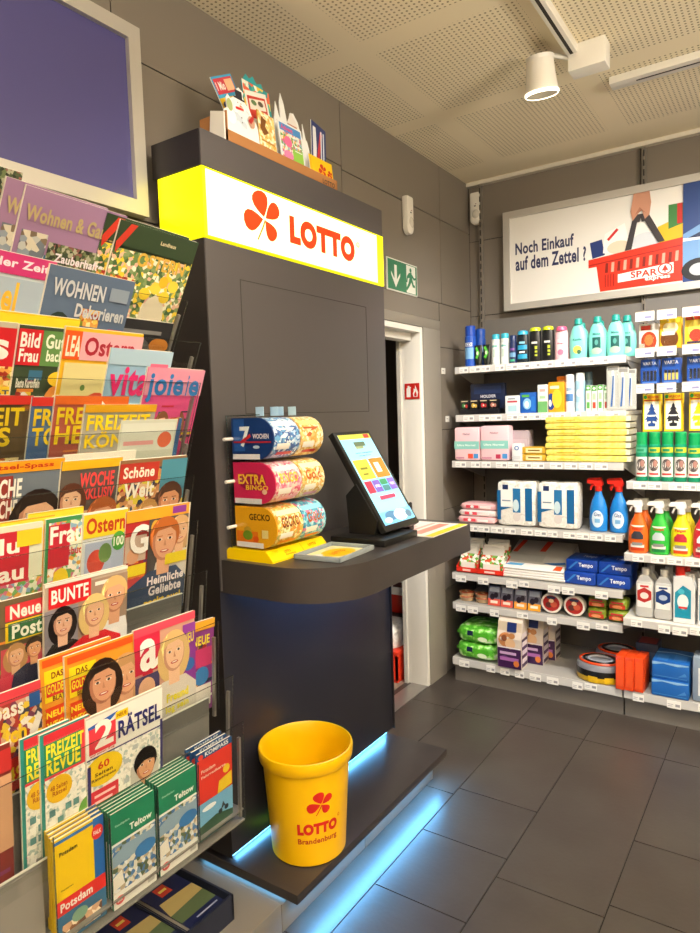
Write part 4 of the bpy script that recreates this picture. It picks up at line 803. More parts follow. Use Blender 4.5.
# --- tier 1: guide books
def book(kind, y0, W, Hh, its, label, off, dv=0, tilt=0, base='#fff', th=.006, group=None):
    t = magazine(1, y0, W, Hh, its, label, off=off, dv=dv, tilt=tilt, base=base, th=th, name=kind, cat='guide book')
    if group: t['group'] = group
    return t
pots = [R_(0, 0, 1, 1, '#f0c814'), R_(.78, 0, 1, 1, '#2464b0'), R_(0, .28, 1, .42, '#d8302c'), R_(0, .0, 1, .28, '#3a6a90'), R_(.1, .03, .9, .18, 'n_rug'), ('e', .45, .19, .16, .06, '#7aa08c'), T_('Potsdam', .08, .31, .72, .39, '#f4f0ea'), T_('Potsdam', .10, .83, .45, .87, '#3a3a20'), ('e', .86, .86, .12, .07, '#d8302c'), T_('FALK', .78, .84, .94, .88, '#f4f0ea'), R_(0, .955, .78, .985, '#3470b8'), T_('Stadtplan', .1, .5, .34, .52, '#8a7a10')]
tel = [R_(0, 0, 1, 1, '#e4e4e0'), R_(0, .68, 1, 1, '#1f8060'), R_(0, .16, 1, .66, 'n_city'), ('p', [(0, .55), (.3, .62), (1, .60), (1, .48), (0, .44)], '#8aa4bc'), ('e', .75, .45, .25, .08, '#3a78b8'), ('p', [(0, .2), (0, .34), (.2, .38), (.25, .22)], '#e8e4dc'), T_('Teltow', .40, .73, .92, .80, '#f4f4f0'), T_('Stadtplan', .08, .84, .40, .87, '#a8c8b8'), ('e', .14, .08, .1, .045, '#d85a5a'), T_('BIK', .08, .065, .2, .09, '#f4f0ea'), R_(.78, .04, .94, .11, '#b8b8b4'), R_(.0, .66, 1, .675, '#f0f0ec')]
komp = [R_(0, 0, 1, 1, '#d8382c'), R_(0, .92, 1, 1, '#1c4c84'), T_('KOMPASS', .22, .935, .9, .985, '#f0f4f8'), ('e', .1, .95, .07, .03, '#e84a3c'), R_(0, 0, 1, .42, '#6fa8d0'), ('p', [(0, .0), (0, .16), (.5, .2), (1, .14), (1, 0)], '#3a5a48'), ('p', [(.55, .42), (.6, .56), (.98, .60), (.98, .44)], '#e8c42c'), T_('Potsdam', .1, .76, .5, .80, '#f4d8c8'), T_('Fahrradkarte', .1, .70, .8, .73, '#f4d8c8'), ('e', .82, .66, .1, .05, '#e8c42c'), ('e', .62, .2, .06, .03, '#28303a'), ('e', .8, .21, .06, .03, '#28303a'), ('p', [(.62, .2), (.7, .3), (.8, .21), (.72, .24)], '#28303a'), ('e', .3, .34, .2, .03, '#e8eef4')]
for i in range(4):
    book('city_map', .690+.002*(3-i), .113, .224, pots if i == 3 else pots[:2]+[R_(0, .955, .78, .985, '#3470b8')], ['yellow and blue city map at the very back of the leftmost stack', 'yellow and blue city map, third from the front of the leftmost stack', 'yellow and blue city map directly behind the front one of the leftmost stack', 'yellow city map with red title band at the front of the lower rack pocket'][i], off=-.024+.011*i, dv=-.018-.002*i, base='#e8c010', group='yellow city maps')
for k, (y0, nm) in enumerate(((.812, 'left'), (.937, 'right'))):
    for i in range(6):
        pos = ['rearmost', 'fifth from the front', 'fourth from the front', 'third from the front', 'second from the front', 'front copy'][i]
        book('city_map', y0+.0008*i, .114, .216, tel if i == 5 else tel[:2], 'green and white town map, %s of the %s green stack' % (pos, nm), off=-.026+.0085*i, dv=-.016-.002*i, base='#1f8060', th=.005, group='green town maps')
for i in range(3):
    book('cycling_map', 1.060+.002*i, .118, .224, komp if i == 2 else komp[:3], ['blue topped cycling map at the back of the right hand pocket', 'blue topped cycling map in the middle of the right hand pocket', 'red cycling map with blue top at the front of the right hand pocket'][i], off=-.022+.016*i, dv=-.012-.003*i, base='#1c4c84', group='red cycling maps')

# box with navy catalogues on the plinth
bx = thing('catalogue_box', 'low dark box of navy booklets on the grey plinth under the magazine rack', 'box', (.245, 1.16, .09))
m = MB(); m.box(-.16, .125, -.22, .115, 0, .008, mat('navy_box', '#23283a', .45)); 
for a in ((-.16, .125, .108, .115), (-.16, .125, -.22, -.213)): m.box(*a, .008, .075, 'navy_box')
m.box(-.16, -.153, -.22, .115, .008, .075, 'navy_box').box(.118, .125, -.22, .115, .008, .075, 'navy_box'); m.box(-.153, .118, -.055, -.05, .008, .07, 'navy_box'); m.build('box_body', bx)
for k, yc in enumerate((1.048, 1.192)):
    for i in range(4):
        t = thing('booklet', ['navy booklet, lowest of the %s pile in the box under the rack', 'navy booklet, second from the bottom of the %s pile under the rack', 'navy booklet, second from the top of the %s pile under the rack', 'navy booklet with red label on top of the %s pile under the rack'][i] % ('left' if k == 0 else 'right'), 'booklet', (.225, yc, .099+.014*i), group='navy booklets in the box', rotz=.0)
        m = MB().box(-.12, .125, -.062, .062, 0, .0125, 'paper'); m.build('pages', t)
        m = MB().box(-.121, .126, -.063, .063, .012, .0135, '#20284a').box(.125, .1265, -.063, .063, 0, .0135, '#20284a')
        if i == 3:
            ff = lambda u, v, w: (.126-v, -.063+u, .0136+w)
            art(m, ff, .126, .247, [R_(0, 0, 1, 1, '#1d2448'), R_(.3, .62, .6, .80, '#c83c28'), R_(.35, .69, .55, .73, '#f0dc6a'), ('p', [(0, .3), (.1, .55), (1, .52), (1, .30)], '#b8a468'), ('p', [(0, .12), (0, .30), (1, .34), (1, .12)], '#5a6a4a'), R_(.1, .87, .6, .90, '#8890b0'), R_(.3, .04, .9, .06, '#a8b0c8')])
        m.build('cover', t)

# ================================================================== SHELVING
def shelf_unit(x0, x1, label, levels, side):
    t = thing('shelving_unit', label, 'shelving unit', (x0, YB, 0))
    W = x1-x0
    m = MB()
    if side == 'plain': m.box(.002, W-.002, -.028, -.010, .12, 2.05, 'shelf_panel')
    m.build('back_panel', t) if m.v else None
    if side == 'peg':
        m = MB().box(.002, W-.002, -.028, -.010, .12, 2.10, 'shelf_panel')
        for i in range(int(W/.05)):
            for j in range(16): m.box(.03+i*.05, .0345+i*.05, -.0288, -.0279, 1.25+j*.05, 1.2545+j*.05, 'groove')
        m.build('peg_panel', t)
    for xx in (-.008,) + ((W-.008,) if side == 'peg' else ()):
        m = MB().box(xx, xx+.016, -.034, -.002, 0, H-.03, 'shelf_grey' if 0 else 'wall_panel')
        for j in range(56): m.box(xx+.004, xx+.012, -.0348, -.0338, .1+j*.049, .132+j*.049, 'groove')
        m.build('upright', t)
    for (z, yf, wht, xl, xr) in levels:
        d0 = yf-YB; s = MB(); mt = 'white_metal' if wht else 'shelf_grey'
        xa, xb = xl-x0, xr-x0
        if z < .2:
            s.box(xa, xb, d0+.03, -.03, .0, .10, 'shelf_panel').box(xa, xb, d0, -.03, .10, z-.003, mt)
        else:
            s.box(xa, xb, d0+.002, -.03, z-.022, z-.003, mt).box(xa, xb, d0, d0+.01, z-.038, z, mt, .001)
        sh = s.build('shelf', t)
        # price strip and labels
        s = MB().box(xa+.002, xb-.002, d0-.004, d0, z-.036 if z > .2 else z-.042, z-.002, 'strip_clear'); s.build('price_strip', sh)
        k = 0; xx = xa+.02+.03*random.random()
        while xx < xb-.08:
            wl_ = random.choice((.05, .06, .062)); dz = -.012 if (z < .8 and random.random() < .8) else 0
            s = MB().box(xx, xx+wl_, d0-.0052, d0-.0042, z-.036+dz, z-.005+dz*.5, 'label_white')
            art(s, FY(d0-.0053, xx, z-.036+dz), wl_, .031, [R_(.6, .3, .92, .7, '#9c9ca0'), R_(.06, .55, .45, .66, '#b4b4b8'), R_(.06, .3, .4, .38, '#a8a8ac')], d=.0001)
            s.build('price_label', sh); k += 1
            xx += wl_+random.choice((.01, .03, .07, .1) if z < .8 else (.004, .012, .03))
        if z > .2:
            for bxx in (xa+.002, xb-.006):
                s = MB().prism([(d0+.02, z-.024), (-.03, z-.024), (-.03, z-.13), (-.08, z-.12)], bxx, bxx+.003, 'shelf_grey', fn=lambda a, b, c: (c, a, b)); s.build('bracket', sh)
    return t
mat('strip_clear', '#c9c8c6', .3); mat('label_white', '#efeeea', .5)
ZS = dict(s1=1.755, s2=1.49, s3=1.24, s4=.895, s5=.62, s6=.452, sb=.145, r1=1.15, r2=.81, r3=.50)
shelf_unit(.085, .987, 'grey wall shelving unit of seven levels left of the hanging goods', [(ZS['s1'], 3.42, 1, .087, .982), (ZS['s2'], 3.42, 1, .087, .982), (ZS['s3'], 3.36, 0, .087, .985), (ZS['s4'], 3.335, 0, .087, .985), (ZS['s5'], 3.335, 0, .087, .985), (ZS['s6'], 3.335, 0, .087, .985), (.145, 3.32, 0, .087, .985)], 'plain')
shelf_unit(.989, 1.95, 'grey wall shelving unit with peg board and hanging goods at the right edge', [(ZS['r1'], 3.38, 1, .992, 1.945), (ZS['r2'], 3.33, 1, .992, 1.945), (ZS['r3'], 3.31, 1, .992, 1.945), (.145, 3.32, 0, .992, 1.945)], 'peg')

# ------------------------------------------------------------------ product builders (origin: bottom centre, front = -y)
def wrapf(r, a0=None, cx=0, cy=0):
    """label on a cylinder facing -y, centred"""
    return lambda u, v, w: (cx+(r+w)*sin(u/r), cy-(r+w)*cos(u/r), v)
def can(name, label, cat, x, y, z, r, h, body, cap, its=None, caph=.2, shoulder=.0, group=None, lab=(.15, .75), labcol=None):
    t = thing(name, label, cat, (x, y, z), group)
    hb = h*(1-caph)
    m = MB(); m.lathe([(0, 0), (r*.95, 0), (r, r*.06), (r, hb-r*.15), (r*(1-.12), hb), (0, hb)], body, n=24)
    its = its or []
    hw = r*1.15
    if its: art(m, lambda u, v, w: wrapf(r)(u-hw, v, w), 2*hw, hb, its, w0=.0004, d=.00015, cols=10)
    m.build('body', t)
    m = MB(); m.lathe([(r*.9, hb-.001), (r*.9, hb+.003), (r*.93, h-.004), (r*.8, h), (0, h)], cap, n=24); m.build('cap', t)
    return t
def flatbottle(name, label, cat, x, y, z, w, h, dpt, body, cap, its, caph=.17, prof=None, group=None, capr=.3):
    """shampoo style bottle: elliptic section, waisted profile"""
    t = thing(name, label, cat, (x, y, z), group)
    hb = h*(1-caph); P = prof or [(0, 0), (.84, 0), (.92, .03), (1.0, .35), (.97, .6), (.75, .85), (.5, .96), (.34, 1.0)]
    PR = [(p*w/2, q*hb) for p, q in P]
    m = MB(); m.lathe(PR, body, n=28, sy=dpt/w)
    art(m, surf(PR, dpt/w, w*.40, .004), w*.8, hb*.8, its, w0=.0, d=.0002, cols=8); m.build('body', t)
    m = MB(); m.lathe([(w*capr*1.05, hb*.985), (w*capr, hb+.01), (w*capr*.92, h-.004), (w*capr*.6, h), (0, h)], cap, n=20, sy=min(1, 1.3*k)); m.build('cap', t)
    return t
def pack(name, label, cat, x, y, z, w, d, h, body, its=None, bev=.003, group=None, top=None, rotz=0):
    """cartons and packs: x centre, y front face"""
    t = thing(name, label, cat, (x, y, z), group, rotz)
    m = MB().box(-w/2, w/2, 0, d, 0, h, body, bev); m.build('carton', t)
    m = MB()
    if its: art(m, FY(-.0004, -w/2+.001, .001), w-.002, h-.002, its, d=.00015)
    if top: art(m, lambda u, v, ww: (-w/2+u, v, h+.0004+ww), w, d, top, d=.00015)
    if m.v: m.build('print', t)
    return t
def pillow(name, label, cat, x, y, z, w, d, h, body, its=None, e=.45, group=None, rotz=0, seam=True):
    t = thing(name, label, cat, (x, y, z), group, rotz)
    m = MB().blob((0, d/2, h/2), (w/2, d/2, h/2), body, n=28, k=14, e=e); m.build('bag', t)
    if its:
        m = MB(); art(m, FY(-.0015, -w*.40, h*.14), w*.8, h*.72, its, d=.0002); m.build('print', t)
    if seam:
        for sx in (-1, 1):
            m = MB().box(sx*w/2-.004, sx*w/2+.004, d*.15, d*.85, h*.42, h*.58, body); m.build('end_seam', t)
    return t
def surf(prof, k, u0, v0):
    """front of an elliptic lathe: card coordinates -> surface"""
    def R(z):
        for (r1, z1), (r2, z2) in zip(prof, prof[1:]):
            if z1 <= z <= z2 and z2 > z1: return r1+(r2-r1)*(z-z1)/(z2-z1)
        return prof[-1][0]
    def f(u, v, w):
        r = R(v+v0); x = max(-r*.97, min(r*.97, u-u0))
        return (x, -(k*math.sqrt(r*r-x*x)+.0008+w), v+v0)
    return f
# ---- shelf 1
z = ZS['s1']; Y = 3.455
can('spray_can', 'tall blue spray can at the left end of the top shelf', 'spray can', .155, Y+.03, z, .031, .225, '#1d52b8', '#1848b0', [R_(.1, .25, .9, .62, '#7ab0e0'), R_(.2, .66, .8, .78, '#e8ecf4'), ('t', 'CD', .3, .67, .7, .77, '#1a3a90')], caph=.25)
can('spray_can', 'blue spray can behind the tall one at the left end of the top shelf', 'spray can', .19, Y+.085, z, .03, .21, '#1a489c', '#1a4aa0', [R_(.2, .5, .9, .7, '#a8c0e4')], caph=.25)
for i, (x, lb_) in enumerate(((.206, 'left one'), (.257, 'right one'))):
    t = thing('shower_gel_tube', 'small black tube with green stripe on the top shelf, %s of two' % lb_, 'tube', (x, Y+.018, z), 'black and green tubes')
    m = MB().lathe([(0, 0), (.017, 0), (.017, .018), (.0, .018)], '#101412', n=20, sy=.8); m.build('cap', t)
    m = MB()
    vs = []; ns = 16
    for q, (hh, ww, dd) in enumerate(((.018, .019, .016), (.05, .022, .014), (.115, .0235, .0015))):
        for j in range(ns): vs.append((ww*cos(2*pi*j/ns), dd*sin(2*pi*j/ns), hh))
    m.add(vs, [(q*ns+j, q*ns+(j+1) % ns, (q+1)*ns+(j+1) % ns, (q+1)*ns+j) for q in range(2) for j in range(ns)], '#1a201c', None, True)
    art(m, FY(-.0175, -.016, .03), .032, .08, [('p', [(.1, .2), (.5, .5), (.1, .85), (.5, .95), (.95, .5), (.5, .1)], '#58c03c'), ('e', .55, .5, .2, .14, '#d8f0c8')]); m.build('tube', t)
for i, (x, lb_) in enumerate(((.305, 'left'), (.356, 'right'))):
    can('deodorant_can', 'white deodorant can with cyan cap on the top shelf, the %s of two' % lb_, 'spray can', x, Y+.025, z, .0225, .165, '#dfe6e0', '#35b0c8', [R_(.15, .1, .85, .85, '#eef2ee'), R_(.2, .68, .8, .76, '#7ab8b0'), R_(.3, .3, .7, .6, '#c8dcd0')], caph=.16, group='white deodorant cans')
can('deodorant_can', 'navy and violet deodorant can right of the white ones', 'spray can', .402, Y+.024, z, .021, .150, '#1c2c58', '#20305c', [R_(.1, .3, .9, .5, '#6a9ac0'), R_(.2, .6, .8, .7, '#7a4a9a'), R_(.2, .1, .8, .2, '#3aa080')], caph=.22)
flatbottle('shower_gel', 'black and cyan striped shower gel in the middle of the top shelf', 'bottle', .457, Y+.022, z, .064, .170, .04, '#16222c', '#35a8d0', [R_(.0, .15, 1, .35, '#30a0cc'), R_(0, .55, 1, .75, '#30a0cc'), R_(.2, .4, .8, .48, '#e0ecf4'), R_(.2, .8, .8, .9, '#88c8e0')], caph=.12, capr=.42, prof=[(0, 0), (.92, 0), (1, .04), (1, .5), (.97, .9), (.9, 1)])
for i, (x, lb_) in enumerate(((.524, 'left'), (.591, 'right'))):
    flatbottle('shower_gel', 'black shower gel with yellow green cap on the top shelf, %s one' % lb_, 'bottle', x, Y+.022, z, .064, .180, .042, '#17181a', '#c8d420', [R_(.55, .2, .8, .6, '#b8c43a'), R_(.2, .7, .8, .78, '#e0e0d8'), R_(.55, .28, .8, .34, '#17181a'), R_(.55, .42, .8, .48, '#17181a')], caph=.10, capr=.43, prof=[(0, 0), (.92, 0), (1, .04), (1, .5), (.98, .9), (.92, 1)], group='black shower gels')
flatbottle('lotion_bottle', 'pink body lotion bottle left of the mint shampoos', 'bottle', .66, Y+.022, z, .067, .172, .042, '#f0bcc4', '#e05a84', [R_(.1, .2, .9, .85, '#f6d0d4'), ('e', .5, .3, .3, .12, '#e87a98'), T_('Pflege', .2, .62, .8, .7, '#b84a6a')], caph=.12, capr=.40, prof=[(0, 0), (.92, 0), (1, .04), (1, .5), (.97, .9), (.85, 1)])
sh = [('e', .5, .3, .3, .14, '#f0dc60'), ('e', .62, .22, .14, .08, '#3a6a50'), T_('Kamille', .2, .62, .8, .70, '#3a8a88')]
sh2 = [R_(.22, .25, .78, .68, '#1c5a58'), ('e', .5, .2, .36, .12, '#a8c8b0'), ('e', .5, .5, .12, .1, '#58a098'), T_('Minze', .25, .76, .75, .84, '#2a7a78')]
for i, (x, its, lb_) in enumerate(((.745, sh, 'mint green shampoo with yellow flower print on the top shelf'), (.838, sh2, 'mint green shampoo with dark label in the middle of the three'), (.925, sh2, 'mint green shampoo with dark label at the right end of the top shelf'))):
    flatbottle('shampoo_bottle', lb_, 'bottle', x, Y+.02, z, .088, .203, .048, '#7fd8cc', '#1f9a90', its, caph=.14, capr=.22)
flatbottle('shampoo_bottle', 'mint green shampoo standing behind the rightmost one', 'bottle', .963, Y+.09, z, .088, .203, .048, '#6fc8bc', '#1f9a90', sh2, caph=.14, capr=.22)
for i in range(3): flatbottle('shampoo_bottle', 'mint green shampoo in the second line of the top shelf, %s one' % ['left', 'middle', 'right'][i], 'bottle', .76+i*.092-.02, Y+.10, z, .086, .19, .045, '#6fc8bc', '#1f9a90', [], caph=.14, capr=.22) if i < 2 else None
# ---- shelf 2
z = ZS['s2']; Y = 3.45
t = thing('razor_display', 'dark navy display carton with four small packs at the left of the second shelf', 'display carton', (.215, Y, z))
m = MB().box(-.115, .115, .0, .10, 0, .03, '#14151c', .001).box(-.08, .12, .07, .10, .03, .17, '#1c2644', .002); art(m, FY(.0695, -.08, .03), .2, .14, [R_(.1, .6, .9, .9, '#28365c'), T_('HOLDER', .3, .44, .75, .56, '#d8d8e0'), T_('Haarstyling', .25, .2, .8, .34, '#c88a3a')]); m.build('carton', t)
for i, c_ in enumerate(('#3a7a3c', '#c8a848', '#c83038', '#b87868')):
    t = thing('small_pack', 'little black pack with %s emblem in the navy display carton' % ['green', 'gold', 'red', 'copper'][i], 'pack', (.125+i*.056, Y+.008, z+.0305))
    m = MB().box(-.024, .024, 0, .04, 0, .05, '#16161a', .001); art(m, FY(-.0002, -.024, 0), .048, .05, [R_(.1, .84, .9, .94, '#d8c8a0'), ('e', .4, .4, .22, .26, c_), ('e', .72, .35, .16, .2, '#b83030' if i % 2 == 0 else c_), ('e', .5, .4, .08, .1, '#f0e8d8')]); m.build('carton', t)
pack('wipe_box', 'white carton with light blue print on the second shelf', 'carton', .404, Y, z, .08, .05, .095, '#dfe4e6', [R_(.2, .1, .8, .45, '#a8ccd8'), R_(.15, .62, .85, .72, '#b83a4a'), R_(.2, .8, .7, .86, '#6a7a8a')])
pack('plaster_box', 'blue carton with round white emblem on the second shelf', 'carton', .489, Y, z, .084, .06, .108, '#1e5ab0', [('e', .45, .45, .28, .28, '#8ac0e8'), ('e', .42, .42, .14, .16, '#f0f4f8'), R_(.1, .78, .6, .9, '#58a848'), R_(.7, .1, .95, .8, '#2a70c4')])
pack('toothpaste_carton', 'narrow white and green carton beside the orange ones', 'carton', .567, Y, z, .052, .05, .145, '#e4e8e0', [R_(.0, .0, 1, .4, '#6aa868'), R_(.2, .5, .8, .6, '#a8c8a0'), R_(.2, .75, .8, .85, '#d8a8a0')])
pack('hair_colour_box', 'orange carton with blue swirl on the second shelf', 'carton', .638, Y, z, .08, .05, .155, '#f0a01c', [('e', .15, .35, .28, .28, '#24428c'), ('e', .55, .45, .32, .32, '#f4c23a'), R_(.1, .78, .7, .88, '#f8e8c0'), ('e', .1, .3, .1, .12, '#e8ecf0')])
pack('hair_colour_box', 'darker orange carton standing behind the orange one', 'carton', .665, Y+.055, z, .08, .05, .185, '#d8780f', [R_(.1, .8, .9, .9, '#f0c080')])
can('spray_can', 'white spray can with blue band on the second shelf', 'spray can', .702, Y+.025, z, .0225, .19, '#e8ecee', '#eef0f0', [R_(.1, .35, .9, .6, '#4a7ab0'), R_(.2, .7, .8, .8, '#90a8c0')], caph=.2)
can('spray_can', 'light blue spray can right of the white one on the second shelf', 'spray can', .753, Y+.025, z, .0235, .195, '#a8d4ea', '#eaf2f4', [('e', .5, .6, .3, .12, '#eaf4fa'), R_(.1, .1, .9, .3, '#c0e0f0')], caph=.2)
can('spray_can', 'grey blue spray can behind the light blue one', 'spray can', .776, Y+.09, z, .0225, .20, '#6a8a9c', '#58707c', caph=.2)
for i in range(4): pack('toothpaste_carton', 'small green and white carton, %s of four beside the toothbrushes' % ['first from the left', 'second from the left', 'third from the left', 'fourth from the left'][i], 'carton', .797+i*.029, Y+.004, z, .026, .05, .13-.004*(i % 2), '#dce4d8', [R_(.0, .8, 1, 1, '#58a050'), R_(.2, .1, .8, .35, '#b84a3a' if i % 2 else '#58a050'), R_(.2, .45, .8, .7, '#a8c8a0'), ('e', .5, .9, .3, .05, '#e8f0e0')])
def blister(name, label, cat, x, y, z, w, h, card_, its, bub=None, hole=True, group=None, th=.0015):
    t = thing(name, label, cat, (x, y, z), group)
    m = MB().box(-w/2, w/2, 0, th, 0, h, card_, .0005); art(m, FY(-.0001, -w/2, 0), w, h, its, d=.00015); m.build('card', t)
    if bub:
        m = MB().box(-w/2*bub[0], w/2*bub[0], -bub[3], -.001, h*bub[1], h*bub[2], 'acrylic', .004); m.build('blister', t)
    return t
for i in range(4):
    blister('toothbrush', 'blue and white toothbrush in clear blister, %s on the second shelf' % ['front left one', 'behind the front left one', 'front right one', 'behind the front right one'][i], 'toothbrush', [.918, .940, .962, .99][i], Y-.01+[.0, .03, .005, .035][i], z+.002, .058, .215-.006*i, '#b8b8b4',
            [R_(.1, .05, .9, .95, '#c8c8c6'), ('p', [(.3, .08), (.45, .08), (.55, .45), (.6, .9), (.5, .9), (.42, .45)], '#2c68b8'), ('p', [(.55, .1), (.66, .1), (.66, .8), (.6, .8)], '#f0f0f0'), R_(.4, .78, .6, .9, '#e8ecf4'), R_(.1, .9, .9, .98, '#8a8a88')], (.86, .06, .92, .012))
# ---- shelf 3
z = ZS['s3']; Y = 3.39
padA = [R_(.0, .34, 1, .58, '#8ac8c0'), ('e', .5, .80, .14, .06, '#e8c8d0'), T_('Natur', .35, .77, .65, .83, '#a87888'), T_('Ultra Normal', .12, .43, .85, .49, '#f0f8f4'), R_(.55, .06, .75, .2, '#e0523c'), R_(.78, .06, .96, .2, '#4a90d0'), R_(.05, .05, .4, .1, '#c88aa0')]
pack('sanitary_pads', 'pink and mint pack of pads at the left end of the third shelf', 'pack', .163, Y, z, .148, .08, .182, '#efc6ce', padA, bev=.014)
pack('sanitary_pads', 'pink and mint pack of pads beside the leftmost one on the third shelf', 'pack', .323, Y, z, .160, .08, .188, '#efc6ce', [x if i != 4 else R_(.55, .06, .72, .18, '#b83a58') for i, x in enumerate(padA)], bev=.014)
pack('sanitary_pads', 'greyish lilac pack standing behind the pink packs', 'pack', .44, Y+.07, z, .10, .08, .160, '#a89aa0', [R_(.1, .2, .9, .7, '#b8aab0')], bev=.01)
pack('cotton_pads', 'small white pack with blue emblem on the third shelf', 'pack', .45, Y-.01, z, .052, .05, .092, '#e2e4e6', [('e', .5, .75, .25, .13, '#3a70b8'), ('e', .5, .75, .14, .08, '#e2e4e6'), R_(.1, .1, .9, .3, '#c8ccd0')], bev=.004)
for i in range(2): pack('gold_pack', 'flat gold pack, %s of two left of the yellow bags' % ['lower', 'upper'][i], 'pack', .538, Y+.0, z+.038*i, .125, .10, .036, '#c89c2c', [R_(.15, .15, .85, .85, '#e8d8a0'), R_(.25, .4, .75, .6, '#7a5a1c')], bev=.006)
for i in range(7):
    hh = .036-.002*(i > 3)
    t = thing('yellow_bag_roll', 'flat yellow pack, %s of the yellow stack on the third shelf' % ['lowest', 'second from the bottom', 'third from the bottom', 'middle', 'third from the top', 'second from the top', 'topmost'][i], 'pack', (.795+random.uniform(-.006, .006), Y-.015+.004*i, z+.0325*i), 'yellow packs', random.uniform(-.03, .03))
    m = MB().box(-.195, .195, 0, .2, 0, .031, 'n_yellowbag', .012); m.build('pack', t)
    m = MB(); art(m, FY(-.0006, -.15, .006), .3, .02, [R_(.05, .3, .35, .5, '#c8a82c'), R_(.5, .3, .9, .4, '#fff4a8')]); m.build('print', t)
    m = MB().box(.188, .188+random.uniform(.012, .028), .01, .19, .003, .028, mat('clear_film', '#d8d4c0', .2)); m.build('film_end', t)
# ---- shelf 4
z = ZS['s4']; Y = 3.375
for i in range(3): pillow('wet_wipes', 'pink and white pack of wipes, %s of the pile on the fourth shelf' % ['bottom', 'middle', 'top'][i], 'wipes', .215+.006*i, Y+.006*i, z+.036*i, .225, .13, .037, '#e8b4b8' if i != 1 else '#e4d4d4', [R_(.1, .2, .5, .8, '#d84a5a'), R_(.55, .2, .9, .7, '#f4e4e4'), ('e', .3, .5, .06, .3, '#f4f0f0')], e=.35)
kr = [R_(0, .12, .10, .80, '#1c6298'), R_(.10, .42, .42, .92, '#f0f0ee'), R_(.15, .82, .3, .93, '#20305c'), R_(.42, .30, .62, .85, '#2a72a8'), ('e', .5, .46, .08, .14, '#c8dce4'), R_(.74, .12, .92, .86, '#1c6298'), ('e', .52, .2, .1, .1, '#d8d0cc'), ('p', [(.1, .42), (.1, .34), (.4, .42)], '#1c6298'), R_(.14, .55, .36, .58, '#8a98a8')]
for i, (x, w) in enumerate(((.445, .214), (.662, .21))):
    t = thing('kitchen_rolls', 'pack of kitchen rolls in white and blue film, %s of two on the fourth shelf' % ['left', 'right'][i], 'kitchen rolls', (x, Y-.01, z), 'kitchen roll packs')
    m = MB()
    for k in (-1, 1): m.lathe([(0, .002), (w*.22, .002), (w*.235, .012), (w*.235, .228), (w*.22, .238), (0, .238)], 'n_marble', (k*w*.24, .065, 0), 24)
    m.box(-w*.485, w*.485, .008, .12, .004, .236, 'n_marble', .02); m.build('film_pack', t)
    m = MB(); art(m, FY(.0074, -w*.485, .004), w*.97, .232, kr, d=.0002); m.build('print', t)
def spray_bottle(name, label, x, y, z, w, h, body, head, its, trig=None, group=None, liquid=None):
    t = thing(name, label, 'spray bottle', (x, y, z), group)
    hb = h*.79
    PR = [(0, 0), (w*.44, 0), (w*.48, .008), (w*.49, hb*.35), (w*.47, hb*.55), (w*.36, hb*.74), (w*.21, hb*.88), (w*.17, hb)]
    m = MB(); m.lathe(PR, body, n=26, sy=.62)
    art(m, surf(PR, .62, w*.36, .012), w*.72, hb*.62, its, d=.0002, cols=8); m.build('bottle', t)
    m = MB(); m.cyl(w*.19, hb*.98, hb+.022, head, n=18); m.prism([(-.018, hb+.02), (.018, hb+.02), (.022, h-.022), (.015, h), (-.045, h-.004), (-.052, h-.012), (-.05, h-.022), (-.02, h-.022)], -.013, .013, head, fn=lambda a, b, c: (a, c, b))
    m.build('spray_head', t)
    m = MB(); m.prism([(-.022, h-.024), (-.032, h-.03), (-.040, h-.052), (-.035, h-.056), (-.026, h-.036), (-.016, h-.03)], -.006, .006, trig or head, fn=lambda a, b, c: (a, c, b)); m.build('trigger', t)
    return t
gl = [('e', .5, .40, .44, .34, '#cfe2f2'), ('e', .5, .55, .25, .1, '#eef4fa'), T_('Glas', .25, .5, .75, .65, '#1c4a90'), R_(.3, .25, .7, .4, '#7ab0dc')]
for i, (x, dy, c_) in enumerate(((.856, 0, '#1d7fd0'), (.952, 0, '#1d7fd0'), (.832, .09, '#5c2430'), (.928, .09, '#5c2430'))):
    spray_bottle('spray_bottle', ['blue window cleaner spray bottle with red head, left front one', 'blue window cleaner spray bottle with red head, right front one', 'dark spray bottle with red head behind the left blue one', 'dark spray bottle with red head behind the right blue one'][i], x, Y+.035+dy, z, .088, .258, c_, '#d8281c', gl if i < 2 else [])
